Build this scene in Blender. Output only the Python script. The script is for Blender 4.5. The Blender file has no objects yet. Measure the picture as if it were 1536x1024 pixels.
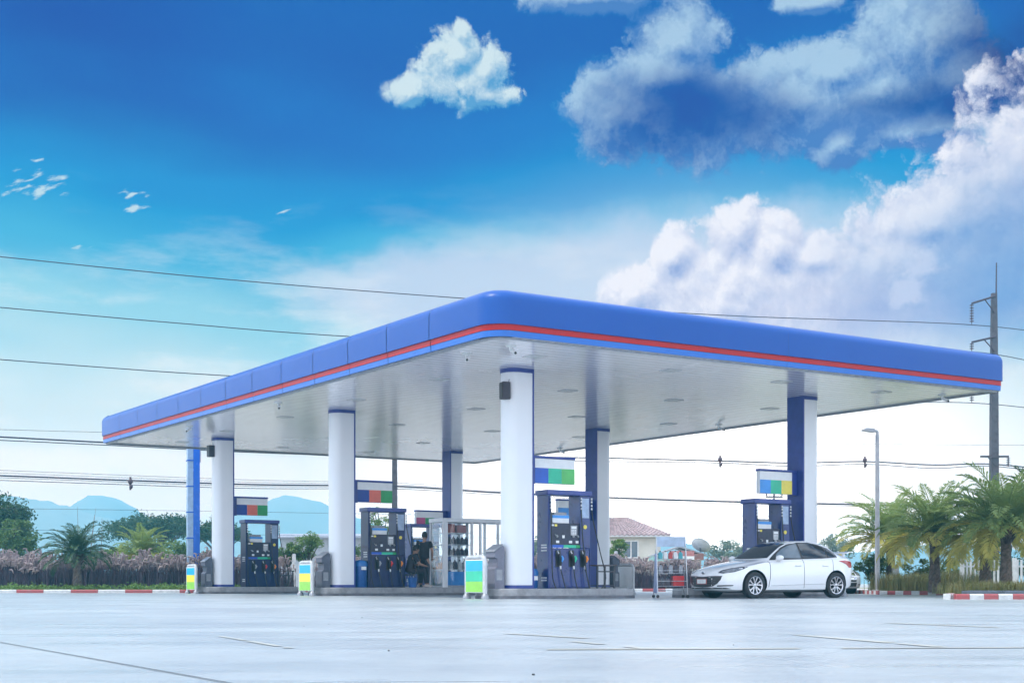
import bpy, bmesh, math, random
from mathutils import Vector, Matrix, noise as mnoise
from mathutils.bvhtree import BVHTree
from mathutils.geometry import delaunay_2d_cdt
R = math.radians
scene = bpy.context.scene
COL = scene.collection
FPX, HZ, CH = 2133.3, 874.0, 0.37          # 50 mm lens on a 1536 px wide frame, horizon row, camera height
EXPO = 0.47

def lin(r, g, b):
    f = lambda c: (c/12.92 if c <= .04045 else ((c+.055)/1.055)**2.4)
    return (f(r/255), f(g/255), f(b/255))
def at(px, py, Y):
    return Vector(((px-768)/FPX*Y, Y, CH+(HZ-py)/FPX*Y))

# ------------------------------------------------------------ materials
MATS = {}
def M(name, col, rough=.5, metal=0, var=.1, scale=5, bump=0, bscale=30, coat=0, trans=0, stretch=None, alpha=None, spec=None, rvar=1, var2=None):
    if name in MATS: return MATS[name]
    m = bpy.data.materials.new(name); m.use_nodes = True
    nt = m.node_tree; N = nt.nodes; L = nt.links
    b = N['Principled BSDF']
    b.inputs['Roughness'].default_value = rough; b.inputs['Metallic'].default_value = metal
    b.inputs['Coat Weight'].default_value = coat; b.inputs['Coat Roughness'].default_value = .05
    if spec is not None: b.inputs['Specular IOR Level'].default_value = spec
    if trans: b.inputs['Transmission Weight'].default_value = trans
    tc = N.new('ShaderNodeTexCoord'); src = tc.outputs['Object']
    if stretch:
        mp = N.new('ShaderNodeMapping'); mp.inputs['Scale'].default_value = stretch
        L.new(src, mp.inputs['Vector']); src = mp.outputs['Vector']
    nz = N.new('ShaderNodeTexNoise'); nz.inputs['Scale'].default_value = scale
    nz.inputs['Detail'].default_value = 6; nz.inputs['Roughness'].default_value = .65
    L.new(src, nz.inputs['Vector'])
    mx = N.new('ShaderNodeMix'); mx.data_type = 'RGBA'
    c2 = var2 if var2 else tuple(max(0, c*(1-2*var)) for c in col)
    c1 = col if var2 else tuple(min(1, c*(1+var)) for c in col)
    mx.inputs['A'].default_value = (*c2, 1); mx.inputs['B'].default_value = (*c1, 1)
    mr = N.new('ShaderNodeMapRange'); mr.inputs['From Min'].default_value = .3; mr.inputs['From Max'].default_value = .65
    L.new(nz.outputs['Fac'], mr.inputs['Value']); L.new(mr.outputs['Result'], mx.inputs['Factor'])
    L.new(mx.outputs['Result'], b.inputs['Base Color'])
    rr = N.new('ShaderNodeMapRange'); rr.inputs['To Min'].default_value = max(.02, rough-.06*rvar); rr.inputs['To Max'].default_value = min(1, rough+.08*rvar)
    L.new(nz.outputs['Fac'], rr.inputs['Value']); L.new(rr.outputs['Result'], b.inputs['Roughness'])
    if bump:
        n2 = N.new('ShaderNodeTexNoise'); n2.inputs['Scale'].default_value = bscale; n2.inputs['Detail'].default_value = 4
        L.new(src, n2.inputs['Vector'])
        bp = N.new('ShaderNodeBump'); bp.inputs['Strength'].default_value = bump; bp.inputs['Distance'].default_value = .02
        L.new(n2.outputs['Fac'], bp.inputs['Height']); L.new(bp.outputs['Normal'], b.inputs['Normal'])
    MATS[name] = m
    return m
def leafmat(name, col, col2, transl=.35, scale=1.2):
    if name in MATS: return MATS[name]
    m = M(name, col, .55, var2=col2, scale=scale)
    nt = m.node_tree; N = nt.nodes; L = nt.links; b = N['Principled BSDF']
    tr = N.new('ShaderNodeBsdfTranslucent'); ms = N.new('ShaderNodeMixShader'); ms.inputs[0].default_value = transl
    L.new(b.inputs['Base Color'].links[0].from_socket, tr.inputs['Color'])
    L.new(b.outputs[0], ms.inputs[1]); L.new(tr.outputs[0], ms.inputs[2])
    L.new(ms.outputs[0], N['Material Output'].inputs['Surface'])
    return m
def glassmat(name, col, alpha, rough=.03):
    """thin pane: mostly clear, tinted, glossy"""
    if name in MATS: return MATS[name]
    m = bpy.data.materials.new(name); m.use_nodes = True
    nt = m.node_tree; N = nt.nodes; L = nt.links; N.remove(N['Principled BSDF'])
    t = N.new('ShaderNodeBsdfTransparent'); t.inputs[0].default_value = (*col, 1)
    g = N.new('ShaderNodeBsdfGlossy'); g.inputs['Roughness'].default_value = rough
    lw = N.new('ShaderNodeLayerWeight'); lw.inputs[0].default_value = .5
    fr = N.new('ShaderNodeMath'); fr.operation = 'POWER'; fr.inputs[1].default_value = 4
    L.new(lw.outputs['Facing'], fr.inputs[0])
    ad = N.new('ShaderNodeMath'); ad.operation = 'ADD'; ad.inputs[1].default_value = alpha
    ms = N.new('ShaderNodeMixShader')
    L.new(fr.outputs[0], ad.inputs[0]); L.new(ad.outputs[0], ms.inputs[0])
    L.new(t.outputs[0], ms.inputs[1]); L.new(g.outputs[0], ms.inputs[2])
    L.new(ms.outputs[0], N['Material Output'].inputs['Surface'])
    MATS[name] = m
    return m

# ------------------------------------------------------------ mesh builder
class MB:
    def __init__(s): s.v = []; s.f = []; s.m = []
    def add(s, vs, fs, mi=0):
        o = len(s.v); s.v += [tuple(v) for v in vs]
        for f in fs: s.f.append(tuple(o+i for i in f)); s.m.append(mi)
    def box(s, x0, x1, y0, y1, z0, z1, mi=0, bev=0, mat=None):
        bm = bmesh.new(); bmesh.ops.create_cube(bm, size=1)
        for v in bm.verts:
            v.co = Vector(((x0+x1)/2+v.co.x*(x1-x0), (y0+y1)/2+v.co.y*(y1-y0), (z0+z1)/2+v.co.z*(z1-z0)))
        if bev: bmesh.ops.bevel(bm, geom=bm.edges[:], offset=bev, segments=2, profile=.5, affect='EDGES')
        if mat: bmesh.ops.transform(bm, matrix=mat, verts=bm.verts)
        s.bm(bm, mi)
    def bm(s, bm, mi=0):
        bm.verts.index_update()
        s.add([v.co[:] for v in bm.verts], [[v.index for v in f.verts] for f in bm.faces], mi); bm.free()
    def loft(s, rings, mi=0, caps=True, closed=True):
        n = len(rings[0]); vs = [p for r in rings for p in r]; fs = []
        for i in range(len(rings)-1):
            for j in range(n if closed else n-1):
                k = (j+1) % n
                fs.append((i*n+j, i*n+k, (i+1)*n+k, (i+1)*n+j))
        if caps: fs.append(tuple(reversed(range(n)))); fs.append(tuple((len(rings)-1)*n+j for j in range(n)))
        s.add(vs, fs, mi)
    def tube(s, pts, r, n=8, mi=0, caps=True):
        pts = [Vector(p) for p in pts]; rings = []; up = None
        for i, p in enumerate(pts):
            d = (pts[min(i+1, len(pts)-1)]-pts[max(i-1, 0)])
            d = d.normalized() if d.length > 1e-9 else Vector((0, 0, 1))
            if up is None: up = Vector((0, 0, 1)) if abs(d.z) < .9 else Vector((1, 0, 0))
            a = d.cross(up)
            if a.length < 1e-6: a = d.cross(Vector((0, 1, 0)))
            a.normalize(); b = a.cross(d); up = b
            rr = r[i] if isinstance(r, (list, tuple)) else r
            rings.append([p+a*math.cos(t)*rr+b*math.sin(t)*rr for t in [2*math.pi*k/n for k in range(n)]])
        s.loft(rings, mi, caps)
    def cyl(s, p0, p1, r0, r1=None, n=16, mi=0): s.tube([p0, p1], [r0, r0 if r1 is None else r1], n, mi)
    def lathe(s, prof, n=24, mi=0, c=(0, 0, 0), axis='Z', caps=False):
        rings = []
        for r, z in prof:
            ring = []
            for k in range(n):
                t = 2*math.pi*k/n; x, y = r*math.cos(t), r*math.sin(t)
                p = (x, y, z) if axis == 'Z' else ((x, z, y) if axis == 'Y' else (z, x, y))
                ring.append((p[0]+c[0], p[1]+c[1], p[2]+c[2]))
            rings.append(ring)
        s.loft(rings, mi, caps)
    def prism(s, poly, z0, z1, mi=0):
        s.loft([[(x, y, z0) for x, y in poly], [(x, y, z1) for x, y in poly]], mi)
    def prism_xz(s, poly, y0, y1, mi=0):
        s.loft([[(x, y0, z) for x, z in poly], [(x, y1, z) for x, z in poly]], mi)
    def prism_yz(s, poly, x0, x1, mi=0):
        s.loft([[(x0, y, z) for y, z in poly], [(x1, y, z) for y, z in poly]], mi)
    def ellip(s, c, r, nu=14, nv=9, mi=0):
        rings = []
        for i in range(nv+1):
            t = -math.pi/2+math.pi*(i/nv); t = max(-1.56, min(1.56, t))
            rings.append([(c[0]+r[0]*math.cos(t)*math.cos(a), c[1]+r[1]*math.cos(t)*math.sin(a), c[2]+r[2]*math.sin(t)) for a in [2*math.pi*k/nu for k in range(nu)]])
        s.loft(rings, mi)
    def xf(s, mat, i0=0):
        for i in range(i0, len(s.v)): s.v[i] = tuple(mat @ Vector(s.v[i]))
    def build(s, name, mats, parent=None, smooth=35, fix=True):
        me = bpy.data.meshes.new(name); me.from_pydata(s.v, [], s.f)
        if not isinstance(mats, (list, tuple)): mats = [mats]
        for m in mats: me.materials.append(m)
        if len(mats) > 1: me.polygons.foreach_set('material_index', s.m)
        if fix:
            bm = bmesh.new(); bm.from_mesh(me); bmesh.ops.recalc_face_normals(bm, faces=bm.faces); bm.to_mesh(me); bm.free()
        if smooth:
            me.shade_smooth(); me.set_sharp_from_angle(angle=R(smooth))
        me.update()
        o = bpy.data.objects.new(name, me); COL.objects.link(o)
        if parent: o.parent = parent
        return o

def thing(name, label, cat, loc=(0, 0, 0), rz=0, group=None):
    o = bpy.data.objects.new(name, None); COL.objects.link(o)
    o.location = loc; o.rotation_euler = (0, 0, rz); o.empty_display_size = .2
    o['label'] = label; o['category'] = cat
    if group: o['group'] = group
    return o
def tag(o, label, cat, group=None):
    o['label'] = label; o['category'] = cat
    if group: o['group'] = group
    return o
def struct(o, kind='structure', label=None, cat=None):
    o['kind'] = kind
    if label: o['label'] = label
    if cat: o['category'] = cat
    return o
def dup(root, loc, rz, label, group=None):
    def cp(o, par):
        c = o.copy(); COL.objects.link(c)
        if par: c.parent = par
        for ch in list(o.children): cp(ch, c)
        return c
    r = cp(root, None); r.location = loc; r.rotation_euler = (0, 0, rz); r['label'] = label
    if group: r['group'] = group
    return r
def spline(pts, n=8):
    pts = [Vector(p) for p in pts]; out = []
    for i in range(len(pts)-1):
        p0 = pts[max(i-1, 0)]; p1 = pts[i]; p2 = pts[i+1]; p3 = pts[min(i+2, len(pts)-1)]
        for k in range(n):
            t = k/n
            out.append(.5*((2*p1)+(p2-p0)*t+(2*p0-5*p1+4*p2-p3)*t*t+(3*p1-p0-3*p2+p3)*t**3))
    out.append(pts[-1]); return out
def itp(x, tab):
    if x <= tab[0][0]: return tab[0][1]
    for (a, b), (c, d) in zip(tab, tab[1:]):
        if x <= c:
            t = (x-a)/(c-a); return b+(d-b)*t
    return tab[-1][1]
def itps(x, tab):
    """smooth (Catmull-Rom style) table lookup"""
    n = len(tab)
    if x <= tab[0][0]: return tab[0][1]
    if x >= tab[-1][0]: return tab[-1][1]
    for i in range(n-1):
        x0, y0 = tab[i]; x1, y1 = tab[i+1]
        if x <= x1:
            h = x1-x0; t = (x-x0)/h
            def slope(j):
                if j == 0: return (tab[1][1]-tab[0][1])/(tab[1][0]-tab[0][0])
                if j == n-1: return (tab[-1][1]-tab[-2][1])/(tab[-1][0]-tab[-2][0])
                a = (tab[j][1]-tab[j-1][1])/(tab[j][0]-tab[j-1][0]); b = (tab[j+1][1]-tab[j][1])/(tab[j+1][0]-tab[j][0])
                return 0 if a*b <= 0 else 2*a*b/(a+b)
            m0, m1 = slope(i)*h, slope(i+1)*h
            return (2*t**3-3*t*t+1)*y0+(t**3-2*t*t+t)*m0+(-2*t**3+3*t*t)*y1+(t**3-t*t)*m1

# station frame
ANG = R(32.6); U = Vector((math.cos(ANG), math.sin(ANG), 0)); V = Vector((-math.sin(ANG), math.cos(ANG), 0))
C0 = Vector((-.402, 29.156, 0))
def S(u, v, z=0): return C0+U*u+V*v+Vector((0, 0, z))
U0, V0, SU, SV, LU, LV, ZS = 3.02, 3.85, 9.47, 9.56, 15.94, 27.0, 5.47
ISL = .24
COLS = {'A': (U0, V0), 'B': (U0, V0+SV), 'C': (U0, V0+2*SV), 'D': (U0+SU, V0), 'E': (U0+SU, V0+SV), 'F': (U0+SU, V0+2*SV)}
def I(c, s, t=0, z=0):
    u, v = COLS[c]; return S(u+s, v+t, z)
SKY_STOPS = [(0, (240,246,250)), (.05,(230,240,243)), (.082, (208,230,234)), (.112, (150,210,226)), (.142, (74,178,216)), (.17, (16,146,206)), (.20, (0,124,196)), (.235,(0,102,180)), (.27,(0,104,182)), (.42,(20,116,190)), (1,(60,140,205))]
AIR_J = (.18, .75, 1.02)
CLOUD_FILL = 3.0  # brightness of the added, unseen fill cloud
HAZE_D = .0008
# ------------------------------------------------------------ camera, sun, sky
cam = bpy.data.objects.new('camera', bpy.data.cameras.new('camera')); COL.objects.link(cam)
cam.location = (0, 0, CH); cam.rotation_euler = (R(90), 0, 0)
cam.data.lens = 50; cam.data.sensor_width = 36; cam.data.shift_y = (HZ-512)/1536
cam.data.clip_end = 6000; cam.data.clip_start = .05
scene.camera = cam
scene.view_settings.view_transform = 'Standard'; scene.view_settings.look = 'None'
scene.view_settings.exposure = EXPO; scene.view_settings.gamma = 1
scene.cycles.use_denoising = True
scene.cycles.max_bounces = 7; scene.cycles.diffuse_bounces = 3; scene.cycles.glossy_bounces = 3
scene.cycles.use_adaptive_sampling = True; scene.cycles.adaptive_threshold = .03; scene.cycles.adaptive_min_samples = 16
scene.cycles.transparent_max_bounces = 16; scene.cycles.volume_bounces = 1
scene.cycles.caustics_reflective = False; scene.cycles.caustics_refractive = False

SUN_AZ, SUN_EL = R(-114), R(61)       # azimuth clockwise from +Y
sd = Vector((math.sin(SUN_AZ)*math.cos(SUN_EL), math.cos(SUN_AZ)*math.cos(SUN_EL), math.sin(SUN_EL)))
sl = bpy.data.lights.new('sun', 'SUN'); sl.energy = 2.3; sl.angle = R(.5); sl.color = (1, .95, .86)
so = bpy.data.objects.new('sun', sl); COL.objects.link(so)
so.rotation_euler = sd.to_track_quat('Z', 'Y').to_euler(); so.location = (0, 60, 60)

w = bpy.data.worlds.new('World'); scene.world = w; w.use_nodes = True
nt = w.node_tree; N = nt.nodes; L = nt.links
for n in list(N): N.remove(n)
def node(t, tree=None, **kw):
    n = (tree or nt).nodes.new(t)
    for k, v in kw.items(): setattr(n, k, v)
    return n
def math_(op, a, b=None, tree=None, clamp=False):
    t = tree or nt; n = t.nodes.new('ShaderNodeMath'); n.operation = op; n.use_clamp = clamp
    for i, x in enumerate((a, b)):
        if x is None: continue
        if isinstance(x, (int, float)): n.inputs[i].default_value = x
        else: t.links.new(x, n.inputs[i])
    return n.outputs[0]
def vmath(op, a, b=None, tree=None, scale=None):
    t = tree or nt; n = t.nodes.new('ShaderNodeVectorMath'); n.operation = op
    for i, x in enumerate((a, b)):
        if x is None: continue
        if isinstance(x, (tuple, list)): n.inputs[i].default_value = x
        else: t.links.new(x, n.inputs[i])
    if scale is not None: n.inputs['Scale'].default_value = scale
    return n.outputs['Value'] if op in ('LENGTH', 'DOT_PRODUCT') else n.outputs['Vector']
def mrange(v, a, b, c=0, d=1, tree=None, smooth=True):
    t = tree or nt; n = t.nodes.new('ShaderNodeMapRange'); n.interpolation_type = 'SMOOTHSTEP' if smooth else 'LINEAR'
    for k, x in zip(('From Min', 'From Max', 'To Min', 'To Max'), (a, b, c, d)): n.inputs[k].default_value = x
    t.links.new(v, n.inputs['Value']); return n.outputs['Result']
def mixc(f, a, b, mode='MIX', tree=None):
    t = tree or nt; n = t.nodes.new('ShaderNodeMix'); n.data_type = 'RGBA'; n.blend_type = mode
    for k, x in zip(('Factor', 'A', 'B'), (f, a, b)):
        if isinstance(x, (int, float)): n.inputs[k].default_value = x
        elif isinstance(x, tuple): n.inputs[k].default_value = (*x, 1)
        else: t.links.new(x, n.inputs[k])
    return n.outputs['Result']  # thin grey line along the sill below the doors
def P2(px, py):
    az = math.atan((px-768)/FPX); el = math.atan((HZ-py)/FPX*math.cos(az))
    return az*FPX/1000, el*FPX/1000
tc = node('ShaderNodeTexCoord'); sx = node('ShaderNodeSeparateXYZ'); L.new(tc.outputs['Generated'], sx.inputs[0])
az = math_('MULTIPLY', math_('ARCTAN2', sx.outputs[0], sx.outputs[1]), FPX/1000)
el = math_('MULTIPLY', math_('ARCSINE', sx.outputs[2]), FPX/1000)
cb = node('ShaderNodeCombineXYZ'); L.new(az, cb.inputs[0]); L.new(el, cb.inputs[1])
pos = cb.outputs[0]
def fieldgroup(name, blobs, nscale, amp, vamp, vscale, seed, detail=5):
    g = bpy.data.node_groups.new(name, 'ShaderNodeTree')
    g.interface.new_socket('P', in_out='INPUT', socket_type='NodeSocketVector')
    g.interface.new_socket('D', in_out='OUTPUT', socket_type='NodeSocketFloat')
    gi = g.nodes.new('NodeGroupInput'); go = g.nodes.new('NodeGroupOutput')
    acc = None
    for (px, py, rx, ry) in blobs:
        cx, cy = P2(px, py)
        d = vmath('MULTIPLY', vmath('SUBTRACT', gi.outputs[0], (cx, cy, 0), g), (1000/rx, 1000/ry, 0), g)
        v = math_('SUBTRACT', 1, vmath('LENGTH', d, None, g), g)
        if acc is None: acc = v
        else:
            n = g.nodes.new('ShaderNodeMath'); n.operation = 'SMOOTH_MAX'; n.inputs[2].default_value = .25
            g.links.new(acc, n.inputs[0]); g.links.new(v, n.inputs[1]); acc = n.outputs[0]
    if acc is None:
        v = g.nodes.new('ShaderNodeValue'); v.outputs[0].default_value = 0; acc = v.outputs[0]
    off = vmath('ADD', gi.outputs[0], (seed*3.1, seed*1.7, seed), g)
    nz = g.nodes.new('ShaderNodeTexNoise'); nz.noise_dimensions = '2D'; nz.inputs['Scale'].default_value = nscale; nz.inputs['Detail'].default_value = detail; nz.inputs['Roughness'].default_value = .62
    g.links.new(off, nz.inputs['Vector'])
    a = math_('MULTIPLY', math_('SUBTRACT', nz.outputs['Fac'], .5, g), amp, g)
    acc = math_('ADD', acc, a, g)
    if vamp:
        wn = vmath('ADD', off, vmath('SCALE', vmath('SUBTRACT', nz.outputs['Color'], (.5, .5, .5), g), None, g, scale=.10*12/nscale), g)
        vo = g.nodes.new('ShaderNodeTexVoronoi'); vo.voronoi_dimensions = '2D'; vo.inputs['Scale'].default_value = vscale; vo.normalize = True
        vo.inputs['Detail'].default_value = 3.5; vo.inputs['Roughness'].default_value = .52; vo.inputs['Lacunarity'].default_value = 2.3
        g.links.new(wn, vo.inputs['Vector'])
        acc = math_('ADD', acc, math_('MULTIPLY', math_('SUBTRACT', .36, vo.outputs['Distance'], g), vamp, g), g)
    g.links.new(acc, go.inputs[0])
    return g
def field(g, p):
    n = node('ShaderNodeGroup'); n.node_tree = g; L.new(p, n.inputs[0]); return n.outputs[0]

K = 10/2**EXPO          # Background strength is 0.1
def sc(c): return tuple(x*K for x in lin(*c))
# clear-sky gradient by elevation
ramp = node('ShaderNodeValToRGB'); ramp.color_ramp.interpolation = 'EASE'
stops = SKY_STOPS
cr = ramp.color_ramp
while len(cr.elements) < len(stops): cr.elements.new(.5)
for e, (p, c) in zip(cr.elements, stops): e.position = p; e.color = (*lin(*c), 1)
big = node('ShaderNodeTexNoise', noise_dimensions='2D'); big.inputs['Scale'].default_value = 1.6; big.inputs['Detail'].default_value = 3
mpb = node('ShaderNodeMapping'); mpb.inputs['Scale'].default_value = (.8, 2.2, 1); mpb.inputs['Rotation'].default_value = (0, 0, R(12)); mpb.inputs['Location'].default_value = (.3, .1, 0)
L.new(pos, mpb.inputs[0]); L.new(mpb.outputs[0], big.inputs['Vector'])
elw = math_('ADD', el, math_('MULTIPLY', math_('SUBTRACT', big.outputs['Fac'], .5), .22))
L.new(math_('DIVIDE', elw, 3.35), ramp.inputs[0])
sky = mixc(1.0, ramp.outputs[0], (K, K, K), 'MULTIPLY')
nish = node('ShaderNodeTexSky'); nish.sky_type = 'NISHITA'; nish.sun_disc = False; nish.sun_elevation = SUN_EL; nish.sun_rotation = SUN_AZ
nish.dust_density = 1.5; nish.air_density = 1.2
sky = mixc(.02, sky, nish.outputs[0])
# dark blue streaks in the upper left and far right
def blob(px, py, rx, ry, p=None):
    cx, cy = P2(px, py)
    return mrange(vmath('LENGTH', vmath('MULTIPLY', vmath('SUBTRACT', p or pos, (cx, cy, 0)), (1000/rx, 1000/ry, 0))), 1, 0)
warp = vmath('ADD', pos, vmath('SCALE', vmath('SUBTRACT', big.outputs['Color'], (.5, .5, .5)), None, scale=.35))
sky = mixc(math_('MULTIPLY', blob(60, 95, 420, 130, warp), .55), sky, sc((0, 72, 160)))
sky = mixc(math_('MULTIPLY', blob(420, 130, 420, 110, warp), .4), sky, sc((0, 92, 176)))
sky = mixc(math_('MULTIPLY', blob(1560, 90, 260, 150, warp), .8), sky, sc((0, 36, 118)))
# white glow painted into the low sky; the sun lamp stands elsewhere
sky = mixc(math_('MULTIPLY', blob(1010, 660, 640, 470), .8), sky, sc((240, 242, 250)))
sky = mixc(math_('MULTIPLY', blob(1010, 770, 620, 360), .95), sky, tuple(q*x for q, x in zip((2.1, 2.0, 1.9), sc((255, 255, 255)))))
# soft high veil clouds
g1 = fieldgroup('veil', [(720, 440, 330, 90), (880, 450, 320, 140), (1010, 470, 380, 160), (1150, 420, 420, 130)], 5, .7, 0, 0, 3, 5)
sky = mixc(math_('MULTIPLY', mrange(field(g1, pos), .0, .55), .85), sky, sc((196, 212, 232)))
mpc = node('ShaderNodeMapping'); mpc.inputs['Scale'].default_value = (1, 3.6, 1); mpc.inputs['Rotation'].default_value = (0, 0, R(-6)); L.new(pos, mpc.inputs[0])
cn = node('ShaderNodeTexNoise', noise_dimensions='2D'); cn.inputs['Scale'].default_value = 3.2; cn.inputs['Detail'].default_value = 8; cn.inputs['Roughness'].default_value = .6; L.new(mpc.outputs[0], cn.inputs['Vector'])
band = math_('MULTIPLY', mrange(el, .02, .2), mrange(el, .62, .3))
sky = mixc(math_('MULTIPLY', math_('MULTIPLY', mrange(cn.outputs['Fac'], .48, .72), band), .55), sky, sc((240, 242, 240)))
# low cumulus at the far left, hardly above the hills
g4 = fieldgroup('lowcumulus', [(60, 700, 150, 34), (210, 690, 90, 26), (330, 705, 160, 30), (-120, 700, 160, 40)], 14, .7, .5, 22, 5)
d4 = field(g4, pos)
sky = mixc(math_('MULTIPLY', mrange(d4, .0, .5), .55), sky, sc((245, 246, 246)))
# thin wisps, left
mpw = node('ShaderNodeMapping'); mpw.inputs['Rotation'].default_value = (0, 0, R(-20)); L.new(pos, mpw.inputs[0])
ww = node('ShaderNodeTexNoise', noise_dimensions='2D'); ww.inputs['Scale'].default_value = 1; ww.inputs['Detail'].default_value = 6
mpw2 = node('ShaderNodeMapping'); mpw2.inputs['Scale'].default_value = (34, 120, 1); L.new(mpw.outputs[0], mpw2.inputs[0]); L.new(mpw2.outputs[0], ww.inputs['Vector'])
wm = None
for (a, b, c, d) in ((58, 275, 60, 30), (195, 290, 38, 10), (195, 312, 40, 9), (62, 241, 34, 5), (424, 317, 22, 8), (122, 370, 24, 8), (30, 285, 40, 20)):
    v = blob(a, b, c, d); wm = v if wm is None else math_('MAXIMUM', wm, v)
wv = math_('MULTIPLY', mrange(wm, .0, .3), mrange(math_('ADD', math_('MULTIPLY', wm, .5), math_('MULTIPLY', math_('SUBTRACT', ww.outputs['Fac'], .5), 3.0)), .30, .95))
sky = mixc(math_('MULTIPLY', wv, .8), sky, sc((205, 228, 232)))
# small bright cumulus and its fragments
def cloud(sky, name, blobs, ns, amp, va, vs, seed, lit, shade, lo=0.0, hi=.22, k=2.2, off=(-.012, .03, 0), op=1, core=None, shbase=.55, fade=None):
    g = fieldgroup(name, blobs, ns, amp, va, vs, seed)
    a = field(g, pos); b = field(g, vmath('ADD', pos, off))
    d = mrange(a, lo, hi)
    lt = math_('ADD', math_('MULTIPLY', math_('SUBTRACT', a, b), k), shbase, clamp=True)
    col = mixc(lt, sc(shade), sc(lit))
    if core is not None:
        for (px, py, rx, ry, c, o) in core: col = mixc(math_('MULTIPLY', blob(px, py, rx, ry, warp2), o), col, sc(c))
    if fade: d = math_('MULTIPLY', d, mrange(el, P2(1100, fade[0])[1], P2(1100, fade[1])[1]))
    return mixc(math_('MULTIPLY', d, op), sky, col)
w2 = node('ShaderNodeTexNoise', noise_dimensions='2D'); w2.inputs['Scale'].default_value = 7; w2.inputs['Detail'].default_value = 5; L.new(pos, w2.inputs['Vector'])
warp2 = vmath('ADD', pos, vmath('SCALE', vmath('SUBTRACT', w2.outputs['Color'], (.5, .5, .5)), None, scale=.12))
sky = cloud(sky, 'cumulus_small', [(690, 84, 70, 50), (732, 108, 40, 54), (690, 130, 82, 36), (614, 138, 40, 28), (735, 142, 50, 22), (694, 50, 24, 26)],
            16, 1.0, 1.35, 16, 1, (206, 226, 232), (92, 160, 206), lo=.06, hi=.46, k=1.6, shbase=.5, off=(-.006, .014, 0))
sky = cloud(sky, 'cumulus_dark', [(1020, 60, 80, 64), (930, 165, 90, 66), (1040, 170, 180, 84), (1000, 110, 110, 60), (1210, 150, 180, 84), (1250, 105, 130, 52), (1370, 60, 120, 110), (1310, 140, 170, 66), (1255, 215, 44, 40), (1440, 120, 150, 66), (1420, 186, 190, 34), (1510, 200, 120, 56), (880, -10, 130, 32), (1215, 0, 60, 24)],
            9, .9, 1.0, 11, 2, (168, 200, 224), (78, 130, 192), lo=.0, hi=.34, k=1.6, op=.97, shbase=.46, off=(-.008, .02, 0),
            core=[(1040, 172, 240, 90, (18, 80, 160), 1.0), (1110, 165, 160, 56, (30, 90, 166), .6), (1440, 152, 240, 52, (8, 80, 156), .95), (1560, 60, 220, 140, (0, 40, 124), 1.0), (1300, 185, 140, 40, (90, 134, 194), .5)])
sky = cloud(sky, 'cumulus_bank', [(1105, 350, 46, 56), (1160, 372, 56, 56), (1010, 385, 44, 50), (955, 440, 64, 50), (1090, 455, 170, 110), (1225, 385, 60, 34), (1240, 460, 240, 110), (1400, 335, 96, 44), (1440, 330, 80, 70), (1480, 320, 110, 90), (1540, 255, 80, 76), (1500, 420, 260, 170), (1350, 420, 200, 100), (1300, 520, 420, 140), (1030, 500, 150, 90), (1560, 400, 200, 260)],
            11, .85, .85, 14, 4, (238, 239, 245), (150, 174, 216), lo=.0, hi=.28, k=1.25, op=.96, shbase=.60, off=(-.007, .016, 0), fade=(600, 470),
            core=[(1500, 430, 330, 190, (104, 158, 210), .88), (1540, 320, 150, 110, (110, 156, 208), .6), (1300, 470, 240, 70, (168, 184, 220), .6)])
sky = cloud(sky, 'cumulus_puff', [(1378, 402, 40, 40), (1362, 436, 44, 30)], 18, 1.5, 1.4, 20, 9, (206, 217, 236), (150, 180, 218), lo=.1, hi=.8, k=1.2, op=.6)
# unseen bright cloud added behind and above the camera to light front faces
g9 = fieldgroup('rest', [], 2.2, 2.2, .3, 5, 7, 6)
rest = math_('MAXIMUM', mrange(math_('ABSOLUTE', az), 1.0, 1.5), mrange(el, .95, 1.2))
sky = mixc(math_('MULTIPLY', math_('MULTIPLY', mrange(field(g9, pos), -.45, .35), rest), .92), sky, tuple(CLOUD_FILL*x for x in sc((232, 241, 255))))
# the air box in front adds its own light and dims the sky: give the sky what is left to add
elr = math_('MAXIMUM', math_('ARCSINE', sx.outputs[2]), R(.8))
T_ = math_('EXPONENT', math_('MULTIPLY', math_('MINIMUM', math_('DIVIDE', 55, math_('SINE', elr)), 1100), -HAZE_D))
inv = vmath('SCALE', tuple(x*K for x in AIR_J), None); L.new(math_('SUBTRACT', 1, T_), inv.node.inputs['Scale'])
dv = vmath('SCALE', vmath('MAXIMUM', vmath('SUBTRACT', sky, inv), (0, 0, 0)), None); L.new(math_('DIVIDE', 1, T_), dv.node.inputs['Scale']); sky = dv
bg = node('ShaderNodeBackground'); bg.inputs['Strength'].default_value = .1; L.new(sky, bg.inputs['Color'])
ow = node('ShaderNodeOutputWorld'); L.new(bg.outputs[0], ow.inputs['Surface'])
w.cycles.sampling_method = 'MANUAL'; w.cycles.sample_map_resolution = 512

# haze: one closed box of even air
hm = bpy.data.materials.new('haze_air'); hm.use_nodes = True
hn = hm.node_tree; hn.nodes.remove(hn.nodes['Principled BSDF'])
pv = hn.nodes.new('ShaderNodeVolumePrincipled'); pv.inputs['Color'].default_value = (.18, .74, 1, 1)
pv.inputs['Density'].default_value = HAZE_D; pv.inputs['Anisotropy'].default_value = .35
hn.links.new(pv.outputs[0], hn.nodes['Material Output'].inputs['Volume'])
hb = MB(); hb.box(-1000, 1000, -300, 1250, -1.6, 54); struct(hb.build('haze', hm, smooth=0), 'stuff', 'pale even haze in the air over the forecourt and hills', 'haze')
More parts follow.
